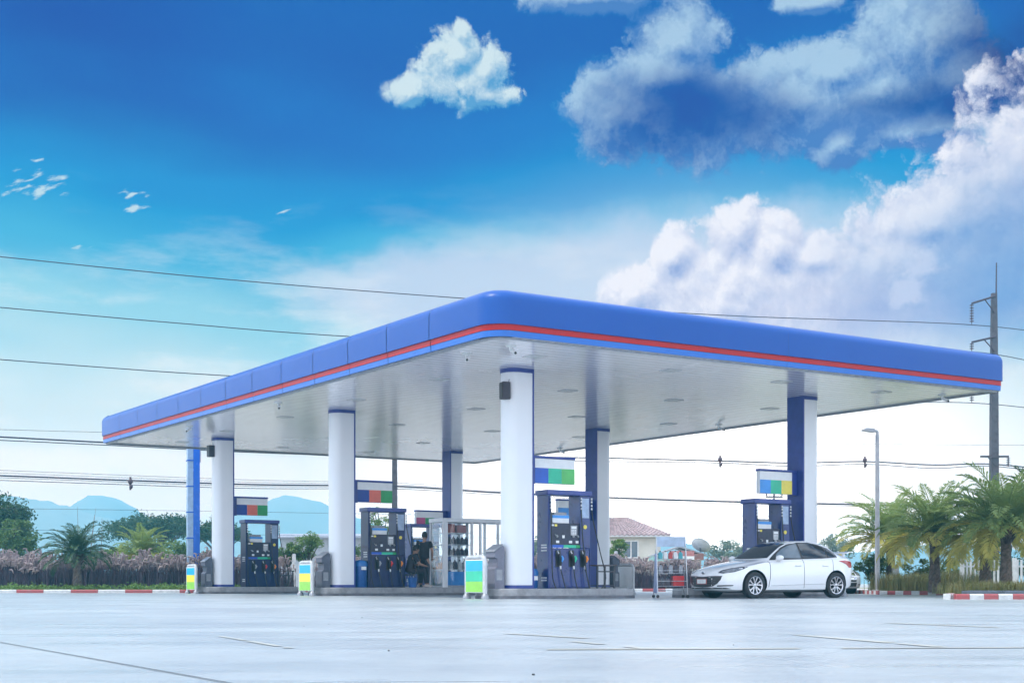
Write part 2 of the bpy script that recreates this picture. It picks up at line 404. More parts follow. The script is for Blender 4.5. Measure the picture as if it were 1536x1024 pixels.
# ------------------------------------------------------------ materials of the place
NAVY = M('navy_enamel', (.012, .03, .17), .28, var=.15, scale=3, coat=.3)
NAVY_D = M('navy_dark_panel', (.02, .022, .05), .3, var=.2, scale=6)
TRIM = M('column_blue_trim', (.03, .05, .26), .35, var=.1)
BLUEP = M('fascia_blue_paint', (.016, .080, .32), .36, var=.02, scale=.3, spec=.22, rvar=.1)
BLUEL = M('fascia_lower_blue', (.03, .14, .48), .3, var=.02, scale=.5, spec=.3, rvar=.1)
REDP = M('fascia_red_paint', (.42, .010, .014), .4, var=.05, scale=2, spec=.3)
WHITEM = M('white_metal', (.78, .79, .8), .3, var=.04, scale=2)
SOFFIT = M('soffit_white_panel', (.90, .86, .93), .24, var=.01, scale=.6)
COLW = M('column_white_cladding', (.79, .80, .83), .30, var=.012, scale=1.5)
_b = SOFFIT.node_tree.nodes['Principled BSDF']; _b.inputs['Coat Weight'].default_value = 1; _b.inputs['Coat Roughness'].default_value = .16; _b.inputs['Coat IOR'].default_value = 1.7; _b.inputs['IOR'].default_value = 1.6
GREYD = M('dark_grey_metal', (.06, .065, .08), .4, var=.2, scale=6)
GREYM = M('mid_grey_metal', (.30, .31, .34), .4, metal=.3, var=.12, scale=8)
STEEL = M('galvanised_steel', (.55, .56, .58), .35, metal=.7, var=.15, scale=9)
RUBBER = M('black_rubber', (.02, .02, .022), .55, var=.2, scale=12)
SIGNW = M('sign_white_face', (.80, .81, .82), .35, var=.03)
BLACK = M('black_plastic', (.016, .016, .02), .35, var=.2, scale=10)
CONC = M('concrete_island', (.30, .30, .31), .75, var=.2, scale=3, bump=.3, bscale=25)
def paint(name, c, rough=.35): return M('paint_'+name, c, rough, var=.06, scale=4)
CY = paint('cyan', lin(30, 170, 225)); YE = paint('yellow', lin(232, 222, 70)); GR = paint('lime_green', lin(140, 208, 80))
TEAL = paint('teal_green', lin(50, 190, 150)); BLU = paint('mid_blue', lin(40, 90, 190)); NVB = paint('navy_square', lin(15, 60, 150))
SAL = paint('salmon', lin(225, 110, 90)); GRN = paint('leaf_green', lin(40, 155, 85)); PINK = paint('magenta', lin(185, 60, 120))
LBL = paint('light_blue', lin(70, 150, 225)); LAV = paint('lavender', lin(190, 185, 215)); GLIME = paint('soft_green', lin(90, 190, 100)); YEL2 = paint('soft_yellow', lin(240, 220, 90))
ORA = paint('orange', lin(225, 130, 40)); REDS = paint('red', lin(200, 40, 45))

# ------------------------------------------------------------ canopy
cano = thing('canopy', 'large flat forecourt roof with blue fascia and thin red stripe above the fuel pumps', 'canopy', S(0, 0, 0), ANG)
RC = .55                                     # plan radius of the corners
def outline(off, zfun=None):
    """rounded rectangle in canopy coordinates with arc-length params"""
    pts = []
    def arc(cx, cy, a0, a1, r):
        for k in range(9):
            a = R(a0+(a1-a0)*k/8); pts.append((cx+(r+off)*math.cos(a), cy+(r+off)*math.sin(a)))
    rb = .12
    arc(RC, RC, 180, 270, RC); arc(LU-rb, rb, 270, 360, rb); arc(LU-rb, LV-rb, 0, 90, rb); arc(rb, LV-rb, 90, 180, rb)
    return pts
def sweep(mb, prof, mi=0):
    """profile = list of (offset, z) swept round the roof; long sides cut into panels with thin grooves"""
    rings = [[(x, y, z) for x, y in outline(o)] for o, z in prof]
    mb.loft(rings, mi, caps=False)
def band(name, prof, mat, groove=True):
    mb = MB(); base = outline(0); n = len(base)
    pn = [Vector(p) for p in base]
    for i in range(n):
        a, b = pn[i], pn[(i+1) % n]; ln = (b-a).length
        seg = 1 if (ln < 2 or not groove) else max(1, round(ln/2.1)) if abs((b-a).x) < 1 else 2
        for k in range(seg):
            g = (.013 if seg > 2 else .003)/ln if seg > 1 else 0
            t0 = k/seg+(g if k else 0); t1 = (k+1)/seg-(g if k < seg-1 else 0)
            rings = []
            for o, z in prof:
                ol = outline(o); p, q = Vector(ol[i]), Vector(ol[(i+1) % n])
                rings.append([(*(p+(q-p)*t0), z), (*(p+(q-p)*t1), z)])
            mb.loft(rings, 0, caps=False, closed=False)
    # weld so that corners shade smoothly
    o = mb.build(name, mat, cano, smooth=0)
    bm = bmesh.new(); bm.from_mesh(o.data); bmesh.ops.remove_doubles(bm, verts=bm.verts, dist=.0015); bmesh.ops.recalc_face_normals(bm, faces=bm.faces); bm.to_mesh(o.data); bm.free()
    o.data.shade_smooth(); o.data.set_sharp_from_angle(angle=R(38))
    return o
zf = ZS
band('fascia', [(.0, zf+.25), (.045, zf+.25), (.045, zf+.74)]+[(.045-.26*(1-math.cos(R(a))), zf+.74+.24*math.sin(R(a))) for a in range(10, 91, 10)]+[(-.3, zf+.985)], BLUEP)
band('stripe', [(.006, zf+.128), (.006, zf+.2495)], REDP)
band('lower_band', [(-.06, zf-.005), (-.004, zf-.005), (.0, zf+.12), (-.05, zf+.121)], BLUEL)
mb = MB(); ol = outline(-.325) if False else outline(-.30); mb.prism(ol, zf+.02, zf+.975); mb.build('roof_deck', GREYD, cano, smooth=0)
# soffit: long metal panels along u, each a very slightly dished strip
mb = MB(); w_ = .3; nst = int((LV-.16)/w_)
x0, x1 = .09, LU-.09
for k in range(nst):
    y0 = .08+k*w_
    a = RC*max(0, 1-y0/RC)
    mb.add([(x0+a, y0+.004, zf-.0), (x1, y0+.004, zf), (x1, y0+w_-.004, zf), (x0+a*.5, y0+w_-.004, zf), (x0+a, y0+.012, zf-.006), (x1, y0+.012, zf-.006), (x1, y0+w_-.012, zf-.006), (x0+a*.5, y0+w_-.012, zf-.006)],
           [(0, 1, 5, 4), (1, 2, 6, 5), (2, 3, 7, 6), (3, 0, 4, 7), (4, 5, 6, 7)])
mb.build('soffit', SOFFIT, cano, smooth=0)
mb = MB()
sweep(mb, [(-.10, zf-.004), (-.10, zf-.05), (-.16, zf-.05), (-.16, zf-.004)])
mb.build('edge_trim', GREYM, cano, smooth=0)

# recessed lights
LIGHTS = [(u, v) for v in (1.9, 6.2, 10.9, 15.8, 20.6, 25) for u in (2.3, 6.2, 9.8, 13.4)]
first = None
RN = ['front', 'second', 'third', 'fourth', 'fifth', 'rear']; CN = ['outer left', 'inner left', 'inner right', 'outer right']
for i, (u, v) in enumerate(LIGHTS):
    lab = f'flush white square light in the canopy ceiling, {CN[i % 4]} of the {RN[i//4]} row'
    if first is None:
        first = thing('canopy_light', lab, 'light', S(u, v, zf), ANG, 'flush square lights in the canopy ceiling')
        mb = MB(); 
        for a in ((-.2, .2, -.2, -.18), (-.2, .2, .18, .2), (-.2, -.18, -.18, .18), (.18, .2, -.18, .18)): mb.box(*a, -.018, -.007)
        mb.build('frame', M('light_frame_grey', (.62, .62, .65), .4), first, smooth=0)
        mb = MB(); mb.box(-.178, .178, -.178, .178, -.014, -.008); mb.build('diffuser', M('diffuser_glass', (.62, .64, .67), .2), first, smooth=0)
    else: dup(first, S(u, v, zf), ANG, lab)

# ------------------------------------------------------------ islands
def island(c, s0, s1, label):
    o = thing('pump_island', label, 'island', I(c, 0, 0, 0), ANG, 'raised concrete islands under the canopy')
    mb = MB(); r = .2; hw = .56
    poly = []
    for cx, cy, a0 in ((s1-r, hw-r, 0), (s0+r, hw-r, 90), (s0+r, -hw+r, 180), (s1-r, -hw+r, 270)):
        for k in range(7):
            a = R(a0+15*k); poly.append((cx+r*math.cos(a), cy+r*math.sin(a)))
    def off(d): 
        mx = (s0+s1)/2
        return [(x-d*(1 if x > mx else -1), y-d*(1 if y > 0 else -1)) for x, y in poly]
    mb.loft([[(x, y, -.05) for x, y in poly], [(x, y, ISL-.03) for x, y in poly], [(x, y, ISL-.008) for x, y in off(.01)], [(x, y, ISL) for x, y in off(.03)]])
    mb.build('slab', CONC, o, smooth=30)
    mb = MB(); mb.loft([[(x, y, z) for x, y in off(-.006)] for z in (.0, .07)], caps=False); mb.build('painted_foot', M('island_dark_foot', (.16, .16, .18), .7, var=.25, scale=4), o, smooth=30)
    return o
island('A', -.85, 3.27, 'short raised concrete island nearest the camera, under the tall white column and first pump')
island('B', -.85, 6.4, 'long raised concrete island carrying the glass display cabinet')
island('C', -.85, 2.75, 'raised concrete island under the farthest left column')
island('D', -4.3, .85, 'raised concrete island behind the white sedan')
island('E', -2.9, .85, 'raised concrete island behind the nearest pump, under the middle rear column')
island('F', -2.9, .85, 'raised concrete island under the farthest rear column')

# ------------------------------------------------------------ columns
def column(c, label):
    m = 1 if c in 'ABC' else -1           # front row: rounded side looks towards -u
    o = thing('canopy_column', label, 'column', I(c, 0, 0, ISL), ANG, 'columns carrying the canopy')
    H = ZS-ISL
    hx, hy = .335, .30
    # white cladding: wraps the two flat sides and the rounded end
    poly = []
    r = .27
    poly += [(hx-.03, -hy)]
    for k in range(10): a = R(270-10*k); poly.append((-hx+r+r*math.cos(a), -hy+r+r*math.sin(a)))
    for k in range(10): a = R(180-10*k); poly.append((-hx+r+r*math.cos(a), hy-r+r*math.sin(a)))
    poly += [(hx-.03, hy)]
    poly = [(x*m, y) for x, y in poly]
    if m < 0: poly.reverse()
    mb = MB(); mb.prism(poly, .08, H-.10); mb.build('cladding', COLW, o, smooth=40)
    def grow(d): return [((x+(d if x > 0 else -d)), y+(d if y > 0 else -d)) for x, y in poly]
    mb = MB(); mb.prism(grow(.012), .001, .08); mb.build('base_band', TRIM, o, smooth=40)
    mb = MB(); mb.prism(grow(.012), H-.10, H+.004); mb.build('top_band', TRIM, o, smooth=40)
    mb = MB(); xs = sorted((m*(hx-.03), m*(hx+.012)))
    mb.box(xs[0], xs[1], -hy-.012, hy+.012, .003, H+.002); mb.build('inner_panel', NAVY if False else TRIM, o, smooth=0)
    return o
for c, l in (('A', 'tallest white column at the front, with the dark loudspeaker high on its side'), ('B', 'white rounded column left of the blue litter bin'),
             ('C', 'white rounded column at far left next to the blue pylon'), ('D', 'white column with a blue face rising behind the parked sedan'),
             ('E', 'white column with a blue face just right of the nearest pump'), ('F', 'farthest white column with a blue face, above the glass cabinet')):
    column(c, l)

# ------------------------------------------------------------ grade sign boxes on the columns
def sign(c, cols, label, z=2.78):
    m = 1 if c in 'ABC' else -1
    o = thing('grade_sign', label, 'sign', I(c, 0, 0, z), ANG, 'striped sign boxes on the columns')
    x0, x1 = .352, 1.70
    def bx(mb, a, b, *r, **k): a, b = sorted((a*m, b*m)); mb.box(a, b, *r, **k)
    mb = MB(); bx(mb, x0, x1+.015, -.09, .09, .60, .66, bev=.008); bx(mb, x0, x0+.18, -.075, .075, -.02, .6); mb.build('bracket', TRIM, o, smooth=0)
    xa = x0+.182 if m < 0 else x0+.0
    mb = MB(); bx(mb, x0+.18, x1, -.07, .07, 0, .598, bev=.005); mb.build('panel', SIGNW, o, smooth=0)
    xs = [x0+(.18 if m < 0 else .18), x1]; n = len(cols); wd = (xs[1]-xs[0])/n
    order = cols if m > 0 else cols[::-1]
    for i, cm in enumerate(order):
        mb = MB(); bx(mb, xs[0]+wd*i+.002, xs[0]+wd*(i+1)-.002, -.074, .074, .004, .37); mb.build('colour_field', cm, o, smooth=0)
    return o
sign('A', [BLU, TEAL, GLIME], 'white sign box with blue, teal and green fields on the tallest column')
sign('B', [NVB, SAL, GRN], 'white sign box with navy, salmon and green fields above the pump left of the people')
sign('C', [NVB, SAL, GRN], 'white sign box with navy, salmon and green fields on the farthest left column')
sign('D', [LBL, TEAL, YEL2], 'white sign box with blue, green and yellow fields above the parked sedan')
sign('E', [LBL, LBL, GRN], 'white sign box with blue and green fields seen behind the nearest pump', z=2.45)
sign('F', [PINK, GRN, LAV], 'small looking white sign box with magenta, green and lavender fields beside the farthest column', z=2.5)

# ------------------------------------------------------------ fuel pumps
def pump(c, label, m=1, cab=None):
    o = thing('fuel_pump', label, 'fuel pump', I(c, 1.42*m, 0, ISL), ANG, 'fuel dispensers on the islands')
    B = cab or NAVY
    mb = MB(); mb.box(-.6, .6, -.235, .235, .02, .98, bev=.012); mb.box(-.5, .5, -.21, .21, 0, .03); mb.build('cabinet', B, o, smooth=0)
    mb = MB(); mb.box(-.55, .32, -.225, .225, 1.0, 1.58, bev=.01); mb.build('control_panel', NAVY_D, o, smooth=0)
    mb = MB(); mb.box(-.62, -.55, -.25, .25, .0, 2.26, bev=.008); mb.build('post', B, o, smooth=0)
    mb = MB(); mb.box(.32, .62, -.25, .25, .98, 2.26, bev=.008); mb.box(.603, .62, -.25, .25, 0, .98); mb.build('post', B, o, smooth=0)
    mb = MB(); mb.box(.36, .58, -.256, -.252, 1.72, 2.2); mb.build('poster', M('pale_blue_plate', (.35, .45, .62), .25), o, smooth=0)
    mb = MB(); mb.box(-.66, .66, -.28, .28, 2.26, 2.38, bev=.015); mb.build('cap', M('cap_blue', (.05, .07, .27), .3), o, smooth=0)
    # side panel with white labels
    mb = MB()
    pass
    for z in (.18, .24, .9, .97, 1.03):
        mb = MB(); mb.box(-.627, -.6215, -.18, .06, z, z+.035); mb.build('label_strip', SIGNW, o, smooth=0)
    # three colour band
    x = -.55
    for cm in (BLU, TEAL if m*1 else SAL, GRN):
        mb = MB(); mb.box(x+.003, x+.375, -.243, -.2355, .985, 1.055); mb.build('colour_strip', cm, o, smooth=0); x += .38
    # display box in the opening
    mb = MB(); mb.box(-.44, .05, -.16, .16, 1.582, 1.78, bev=.012); f = mb.build('display', SIGNW, o, smooth=0)
    mb = MB(); mb.box(-.44, .05, -.164, .164, 1.705, 1.775); mb.build('display_band', LBL, f, smooth=0)
    mb = MB(); mb.box(-.36, -.0, -.12, .12, 1.782, 1.85); mb.build('hood', GREYM, f, smooth=0)
    mb = MB(); mb.box(.04, .24, -.236, -.2255, 1.28, 1.53, bev=.004); k = mb.build('keypad', GREYM, o, smooth=0)
    mb = MB()
    for i in range(3):
        for j in range(4): mb.box(.065+i*.05, .1+i*.05, -.24, -.2365, 1.3+j*.035, 1.324+j*.035)
    mb.box(.065, .215, -.24, -.2365, 1.45, 1.51)
    mb.build('key', SIGNW, k, smooth=0)
    mb = MB(); mb.box(-.42, -.35, -.231, -.2255, 1.5, 1.555); mb.build('sticker', YEL2, o, smooth=0)
    for q_ in ((-.53, -.44, 1.51, 1.55), (-.38, -.29, 1.1, 1.16), (.0, .09, 1.1, 1.16), (.2, .28, 1.1, 1.16), (-.2, -.13, 1.22, 1.29)):
        mb = MB(); mb.box(q_[0], q_[1], -.231, -.2255, q_[2], q_[3]); mb.build('sticker', SIGNW, o, smooth=0)
    mb = MB(); mb.lathe([(.0, -.012), (.05, -.012), (.05, 0)], 16, 0, (.46, -.2525, 1.5), 'Y'); mb.build('sticker', YEL2, o)
    for x in (-.36, .12, .26):
        mb = MB(); mb.tube([(x, -.225, 1.27), (x, -.26, 1.26)], [.03, .024], 12); mb.tube([(x, -.25, 1.265), (x-.07, -.255, 1.3)], .011, 8); mb.build('lever', STEEL, o)
    # nozzles and hoses
    nz = [(-.33, LBL if c in 'AD' else GREYM), (.06, TEAL if c in 'AD' else REDS), (.40, ORA)]
    for i, (x, cm) in enumerate(nz):
        mb = MB(); mb.box(x-.075, x+.075, -.247, -.236, .52, .93, bev=.006); mb.build('holster', BLACK, o, smooth=0)
        mb = MB()
        mb.tube([(x+.03, -.30, .55), (x+.03, -.31, .66), (x+.015, -.315, .74), (x-.03, -.315, .84)], [.026, .034, .036, .03], 10)
        n = mb.build('nozzle', BLACK, o)
        mb = MB(); mb.tube([(x+.045, -.33, .64), (x+.07, -.335, .72), (x+.05, -.33, .79)], [.02, .04, .02], 8); mb.build('grip', cm, n)
        mb = MB(); mb.tube([(x-.03, -.315, .84), (x-.055, -.3, .9), (x-.03, -.275, .92)], [.016, .013, .011], 8); mb.build('spout', STEEL, n)
        mb = MB(); mb.cyl((x+.03, -.30, .55), (x+.034, -.30, .47), .022, .02, 10); mb.build('swivel', SIGNW, n)
        sx_ = (-.57, .33, .64)[i]
        lo = (-.2, .3, .6)[i]
        pts = [(x+.034, -.30, .48), (x+.09, -.33, .22), (x+.14, -.36, -.02), (lo-.02, -.40, -.17), (lo-.22 if i == 0 else lo+.16, -.40, -.1), (sx_+(-.0 if i < 2 else .36), -.37, .25), (sx_+(.0 if i < 2 else .22), -.33, .9), (sx_+.02*(i == 2), -.29, 1.75), (sx_, -.275, 2.2)]
        if i == 1: pts = [(x+.034, -.30, .48), (x+.06, -.33, .2), (x+.12, -.36, -.02), (.34, -.4, -.16), (.5, -.4, -.08), (.44, -.36, .3), (.36, -.33, 1.0), (.33, -.29, 1.75), (.33, -.275, 2.2)]
        mb = MB(); mb.tube(spline(pts, 6), .014, 7); mb.build('hose', RUBBER, o)
        mb = MB()
        for zz in (2.19, 2.12, 2.03, 1.95): mb.cyl((sx_, -.278, zz-.03), (sx_, -.278, zz+.02), .024, .018, 8)
        mb.build('hose_coupling', STEEL, o)
    return o
pump('A', 'blue fuel pump nearest the camera, beside the tallest white column')
pump('B', 'dark navy fuel pump left of the two people in dark clothes', cab=M('navy_deep', (.008, .016, .09), .3, var=.15))
pump('C', 'dark navy fuel pump farthest left, on the same island as the column by the pylon', cab=M('navy_deep', (.008, .016, .09), .3))
pump('D', 'blue fuel pump half hidden behind the white sedan', m=-1)
pump('F', 'blue fuel pump behind the standing man in black', m=-1)

# ------------------------------------------------------------ barriers with striped boards, service bins
def barrier(c, cols, label):
    m = -1 if c in 'ABC' else 1
    o = thing('crash_barrier', label, 'barrier', I(c, 1.09*m, 0, 0), ANG, 'hoop barriers at the island ends')
    mb = MB(); hw, h, r = .42, .98, .13
    pts = [(0, -hw, -.02), (0, -hw, h-r)]+[(0, -hw+r-r*math.cos(R(a)), h-r+r*math.sin(R(a))) for a in range(15, 91, 15)]+[(0, hw-r+r*math.sin(R(a)), h-r+r*math.cos(R(a))) for a in range(0, 91, 15)]+[(0, hw, -.02)]
    mb.tube(pts, .05, 12); f = mb.build('hoop', M('barrier_white_tube', (.50, .51, .53), .3), o, smooth=50)
    for y in (-hw, hw): mb = MB(); mb.lathe([(.10, 0), (.10, .03), (.07, .10), (.05, .12)], 14, 0, (0, y, 0)); mb.build('foot', GREYM, o)
    mb = MB(); x = -.07 if m < 0 else .0
    mb.box(-.045, .045, -hw+.03, hw-.03, .14, h-.06, bev=.02); b = mb.build('board', SIGNW, o, smooth=0)
    n = len(cols); z0, z1 = .16, h-.08; d = (z1-z0)/n
    for i, cm in enumerate(cols):
        za = z1-d*(i+1)
        mb = MB(); mb.box(*sorted((m*.046, m*.052)), -hw+.045, hw-.045, za+.001, za+d-.001); mb.build('colour_field', cm, b, smooth=0)
    return o
barrier('A', [CY, TEAL, GR], 'hoop barrier with cyan, teal and lime striped board before the tallest column')
barrier('B', [CY, YE, GR], 'hoop barrier with cyan, yellow and green striped board, middle one of the front row')
barrier('C', [CY, YE, GR], 'hoop barrier with cyan, yellow and green striped board below the blue pylon')
barrier('D', [SIGNW], 'plain white hoop barrier behind the rear wheel of the sedan')
barrier('E', [SIGNW], 'plain white hoop barrier beyond the right end of the nearest island')
def service_box(c, label, mat):
    m = -1 if c in 'ABC' else 1
    o = thing('service_bin', label, 'bin', I(c, .56*m, 0, ISL), ANG, 'service bins with slanted tops at the island ends')
    prof = [(-.13, 0), (.14, 0), (.14, .98), (.09, 1.02), (-.13, .86), (-.13, .74), (-.06, .70), (-.06, .52), (-.13, .46)]
    prof = [(-x*m if False else (x if m < 0 else -x), z) for x, z in prof]
    mb = MB(); mb.prism_xz(prof, -.20, .20); mb.build('body', mat, o, smooth=0)
    mb = MB(); p2 = [(-.155, .868), (.09, 1.035), (.09, 1.05), (-.155, .888)]; p2 = [(x if m < 0 else -x, z) for x, z in p2]
    mb.prism_xz(p2, -.22, .22); mb.build('lid', GREYM, o, smooth=0)
    mb = MB(); mb.box(-.08, .08, -.2025, -.2005, .2, .45); mb.build('label_plate', GREYM, o, smooth=0)
    return o
SB = M('service_bin_grey', (.10, .11, .15), .45, var=.15, scale=4)
service_box('A', 'dark grey service bin with slanted top pressed against the tallest column', M('service_bin_light', (.17, .17, .22), .45))
service_box('B', 'dark grey service bin with slanted top against the middle front column', SB)
service_box('C', 'dark grey service bin with slanted top against the farthest left column', SB)
service_box('E', 'dark grey service bin with slanted top against the middle rear column', SB)
# blue litter bins
def litter(c, s, t, label, h=.82):
    o = thing('litter_bin', label, 'bin', I(c, s, t, ISL), ANG)
    mb = MB(); mb.lathe([(.0, 0), (.17, 0), (.19, .03), (.2, h-.18), (.0, h-.18)], 20); mb.build('body', M('bin_blue', (.02, .10, .33), .35), o)
    mb = MB(); mb.lathe([(.21, h-.19), (.215, h-.12), (.17, h-.03), (.06, h), (0, h)], 20); mb.build('lid', M('bin_lid_blue', (.03, .16, .45), .35), o)
    mb = MB(); mb.box(-.08, .08, -.222, -.2, h-.3, h-.2); mb.build('label_plate', SIGNW, o, smooth=0)
litter('B', .62, -.1, 'blue litter bin with domed lid and white label beside the middle front column')
litter('A', .50, .1, 'low blue bin between the tallest column and the nearest pump', .5)
# metal side tables
def table(c, s, t, label, w=.62):
    o = thing('side_table', label, 'table', I(c, s, t, ISL), ANG, 'small dark metal tables at the pumps')
    mb = MB(); mb.box(-w/2, w/2, -.25, .25, .55, .585, bev=.006); mb.build('tabletop', M('table_brown', (.10, .075, .07), .4), o, smooth=0)
    for x in (-w/2+.05, w/2-.05):
        for y in (-.2, .2):
            mb = MB(); mb.box(x-.02, x+.02, y-.02, y+.02, 0, .55); mb.build('leg', GREYD, o, smooth=0)
    mb = MB(); mb.box(-w/2+.07, w/2-.07, -.22, .22, .06, .08); mb.box(-w/2+.07, w/2-.07, -.21, -.18, .4, .43); mb.build('shelf', GREYD, o, smooth=0)
table('A', 2.55, .0, 'small dark metal table right of the nearest pump')
table('C', 2.4, .1, 'small dark metal table right of the farthest left pump')
# fire extinguisher right of nearest pump
o = thing('fire_extinguisher', 'small red fire extinguisher standing right of the nearest pump', 'extinguisher', I('A', 2.16, .18, ISL), ANG)
mb = MB(); mb.lathe([(0, .3), (.06, .3), (.07, .34), (.07, .66), (.05, .73), (.02, .75), (0, .75)], 14); mb.build('cylinder', REDS, o)
mb = MB(); mb.box(-.03, .07, -.015, .015, .75, .79); mb.tube(spline([(.03, 0, .77), (.1, 0, .7), (.1, 0, .5)], 4), .01, 6); mb.build('valve', BLACK, o)
mb = MB(); mb.box(-.08, .08, -.06, .06, 0, .298); mb.build('stand', GREYD, o, smooth=0)

# ------------------------------------------------------------ loudspeakers, cameras
def speaker(loc, rz, label, s=1):
    o = thing('loudspeaker', label, 'speaker', loc, rz, 'loudspeakers on the columns')
    mb = MB(); mb.prism([(-.09*s, -.12*s), (.09*s, -.12*s), (.14*s, .08*s), (-.14*s, .08*s)], -.2*s, .2*s); mb.build('cabinet', M('speaker_brown', (.055, .045, .06), .5), o, smooth=0)
    mb = MB(); mb.box(-.125*s, .125*s, .081*s, .092*s, -.18*s, .18*s); mb.build('grille', BLACK, o, smooth=0)
    mb = MB(); mb.tube(spline([(0, -.1*s, .2*s), (.02, -.13*s, .35*s), (0, -.1*s, .75*s)], 5), .008, 6); mb.build('cable', BLACK, o)
pa = I('A', -.40, -.17, 0); speaker((pa.x, pa.y, ZS-.55), ANG+R(75), 'dark angular loudspeaker hanging high on the tallest column')
pc = I('C', -.43, -.05, 0); speaker((pc.x, pc.y, ZS-.48), ANG+R(90), 'dark loudspeaker high on the farthest left column')
def cctv(u, v, rz, label):
    o = thing('security_camera', label, 'camera', S(u, v, ZS-.006), rz, 'security cameras under the canopy edge')
    mb = MB(); mb.lathe([(0, 0), (.16, 0), (.16, -.03), (.05, -.05), (.035, -.14), (0, -.14)], 16); mb.build('mount', WHITEM, o)
    mb = MB(); mb.tube([(.04, 0, -.14), (-.02, -.28, -.26)], [.06, .055], 12); b = mb.build('housing', WHITEM, o)
    mb = MB(); mb.tube([(-.021, -.283, -.262), (-.024, -.292, -.265)], [.04, .04], 12); mb.build('lens', BLACK, b)
    o.scale = (.72, .72, .72)
    return o
cctv(.75, 2.3, R(10), 'white security camera left of the front corner under the canopy')
cctv(1.05, .95, R(35), 'white security camera nearest the front corner under the canopy')
cctv(.7, 12.6, R(20), 'white security camera halfway along the left canopy edge')
cctv(.7, 19.8, R(-10), 'white security camera near the far left end of the canopy')
cctv(14.9, 10.2, R(60), 'white security camera at the right canopy edge beside the middle rear column')
cctv(15.2, 1.4, R(40), 'white security camera at the far right corner of the canopy')
cctv(15.1, 19.5, R(50), 'white security camera at the rear right canopy edge above the tallest column side')

# ------------------------------------------------------------ glass display cabinet with goods
GL = glassmat('cabinet_glass', (.92, .95, .96), .03)
cab = thing('display_cabinet', 'white framed glass display cabinet stocked with bottles, on the middle island', 'cabinet', I('B', 0, 0, ISL), ANG)
X0, X1, X2, Y0, Y1, HC = 3.25, 4.55, 6.1, -.46, .40, 2.12
WF = M('cabinet_white_frame', (.72, .73, .76), .35, var=.05)
mb = MB()
for x in (X0, X0+1.0, X1, X2-.1, 5.2):
    for y in (Y0, Y1-.06):
        w_ = .16 if x == X0 and y == Y0 else .07
        mb.box(x, x+w_, y, y+.06, .001, HC-.12)
mb.build('frame_post', WF, cab, smooth=0)
mb = MB(); mb.box(X0-.02, X2, Y0-.02, Y1+.02, HC-.12, HC, bev=.01); mb.build('head_panel', WF, cab, smooth=0)
mb = MB(); mb.box(X0+.02, X2-.02, Y0+.01, Y1-.01, .0, .06); mb.build('plinth', GREYM, cab, smooth=0)
mb = MB(); mb.box(X0+.16, X0+1.0, Y0+.02, Y0+.028, .07, HC-.13); mb.build('pane', GL, cab, smooth=0)
mb = MB(); mb.box(X0+.02, X0+.028, Y0+.07, Y1-.07, .07, HC-.13); mb.build('pane', GL, cab, smooth=0)
mb = MB(); mb.box(X1+.07, 5.2, Y0+.02, Y0+.028, .07, HC-.13); mb.box(5.27, X2-.1, Y0+.02, Y0+.028, .07, HC-.13); mb.build('pane', GL, cab, smooth=0)
mb = MB(); mb.box(X0+.04, X1-.03, Y1-.03, Y1-.022, .07, HC-.13); mb.build('pane', GL, cab, smooth=0)
SHZ = (.55, .98, 1.32, 1.68)
for z in SHZ[:1]+SHZ[1:]:
    mb = MB(); mb.box(X0+.06, X0+1.06, Y0+.07, Y1-.07, z-.02, z); mb.build('shelf', WF, cab, smooth=0)
mb = MB(); mb.box(X1+.1, X2-.12, Y0+.05, Y1-.05, .7, .74); mb.box(X1+.07, X2-.1, Y0+.035, Y0+.05, .07, .7); mb.build('counter', WF, cab, smooth=0)
DB = M('bottle_dark', (.05, .04, .06), .3); RB = M('bottle_red', (.45, .05, .05), .3); WB = M('bottle_white', (.7, .7, .7), .3); TB = M('bottle_teal', (.05, .35, .4), .3)
rnd = random.Random(4)
def bottle(loc, mat, label, group, h=.26, w=.06, rz=ANG):
    mb = MB(); mb.loft([[(x*a, y*a*.7, z) for x, y in ((-w, -w), (w, -w), (w, w), (-w, w))] for z, a in ((0, .9), (.01, 1), (h*.62, 1), (h*.8, .62), (h*.86, .32))])
    mb.cyl((0, 0, h*.86), (0, 0, h), w*.34, w*.34, 8, 1)
    o = mb.build('bottle', [mat, BLACK], None, smooth=0); o.location = loc; o.rotation_euler = (0, 0, rz)
    tag(o, label, 'bottle', group)
for zi, (z, mt, nm) in enumerate(((SHZ[1], DB, 'lower'), (SHZ[2], DB, 'upper'))):
    for i in range(6):
        bottle(I('B', X0+.2+i*.15, -.22, ISL+z), mt, f'dark oil bottle in the row on the {nm} middle shelf of the glass cabinet', f'dark bottles on the {nm} cabinet shelf', .25, .055)
def carton(c, s, t, z, sx_, sy, sz, mat, label, cat='box'):
    o = MB(); o.box(-sx_/2, sx_/2, -sy/2, sy/2, 0, sz, bev=.008); o.box(-sx_/2-.001, sx_/2+.001, -sy*.18, sy*.18, sz*.995, sz+.002, 1)
    ob = o.build('carton', [mat, SIGNW], None, smooth=0); ob.location = I(c, s, t, z); ob.rotation_euler = (0, 0, ANG); tag(ob, label, cat); return ob
carton('B', X0+.35, -.15, ISL+SHZ[3], .3, .3, .27, paint('rust', (.4, .09, .07)), 'rusty red carton at left on the top cabinet shelf')
carton('B', X0+.75, -.15, ISL+SHZ[3], .34, .3, .24, paint('dull_pink', (.45, .2, .2)), 'dull pink carton at right on the top cabinet shelf')
carton('B', X0+.6, -.2, ISL+.062, .8, .3, .42, LBL, 'large light blue carton on the cabinet floor')
carton('B', X0+.35, .12, ISL+SHZ[0], .3, .25, .22, ORA, 'orange carton on the low cabinet shelf behind the bottles')
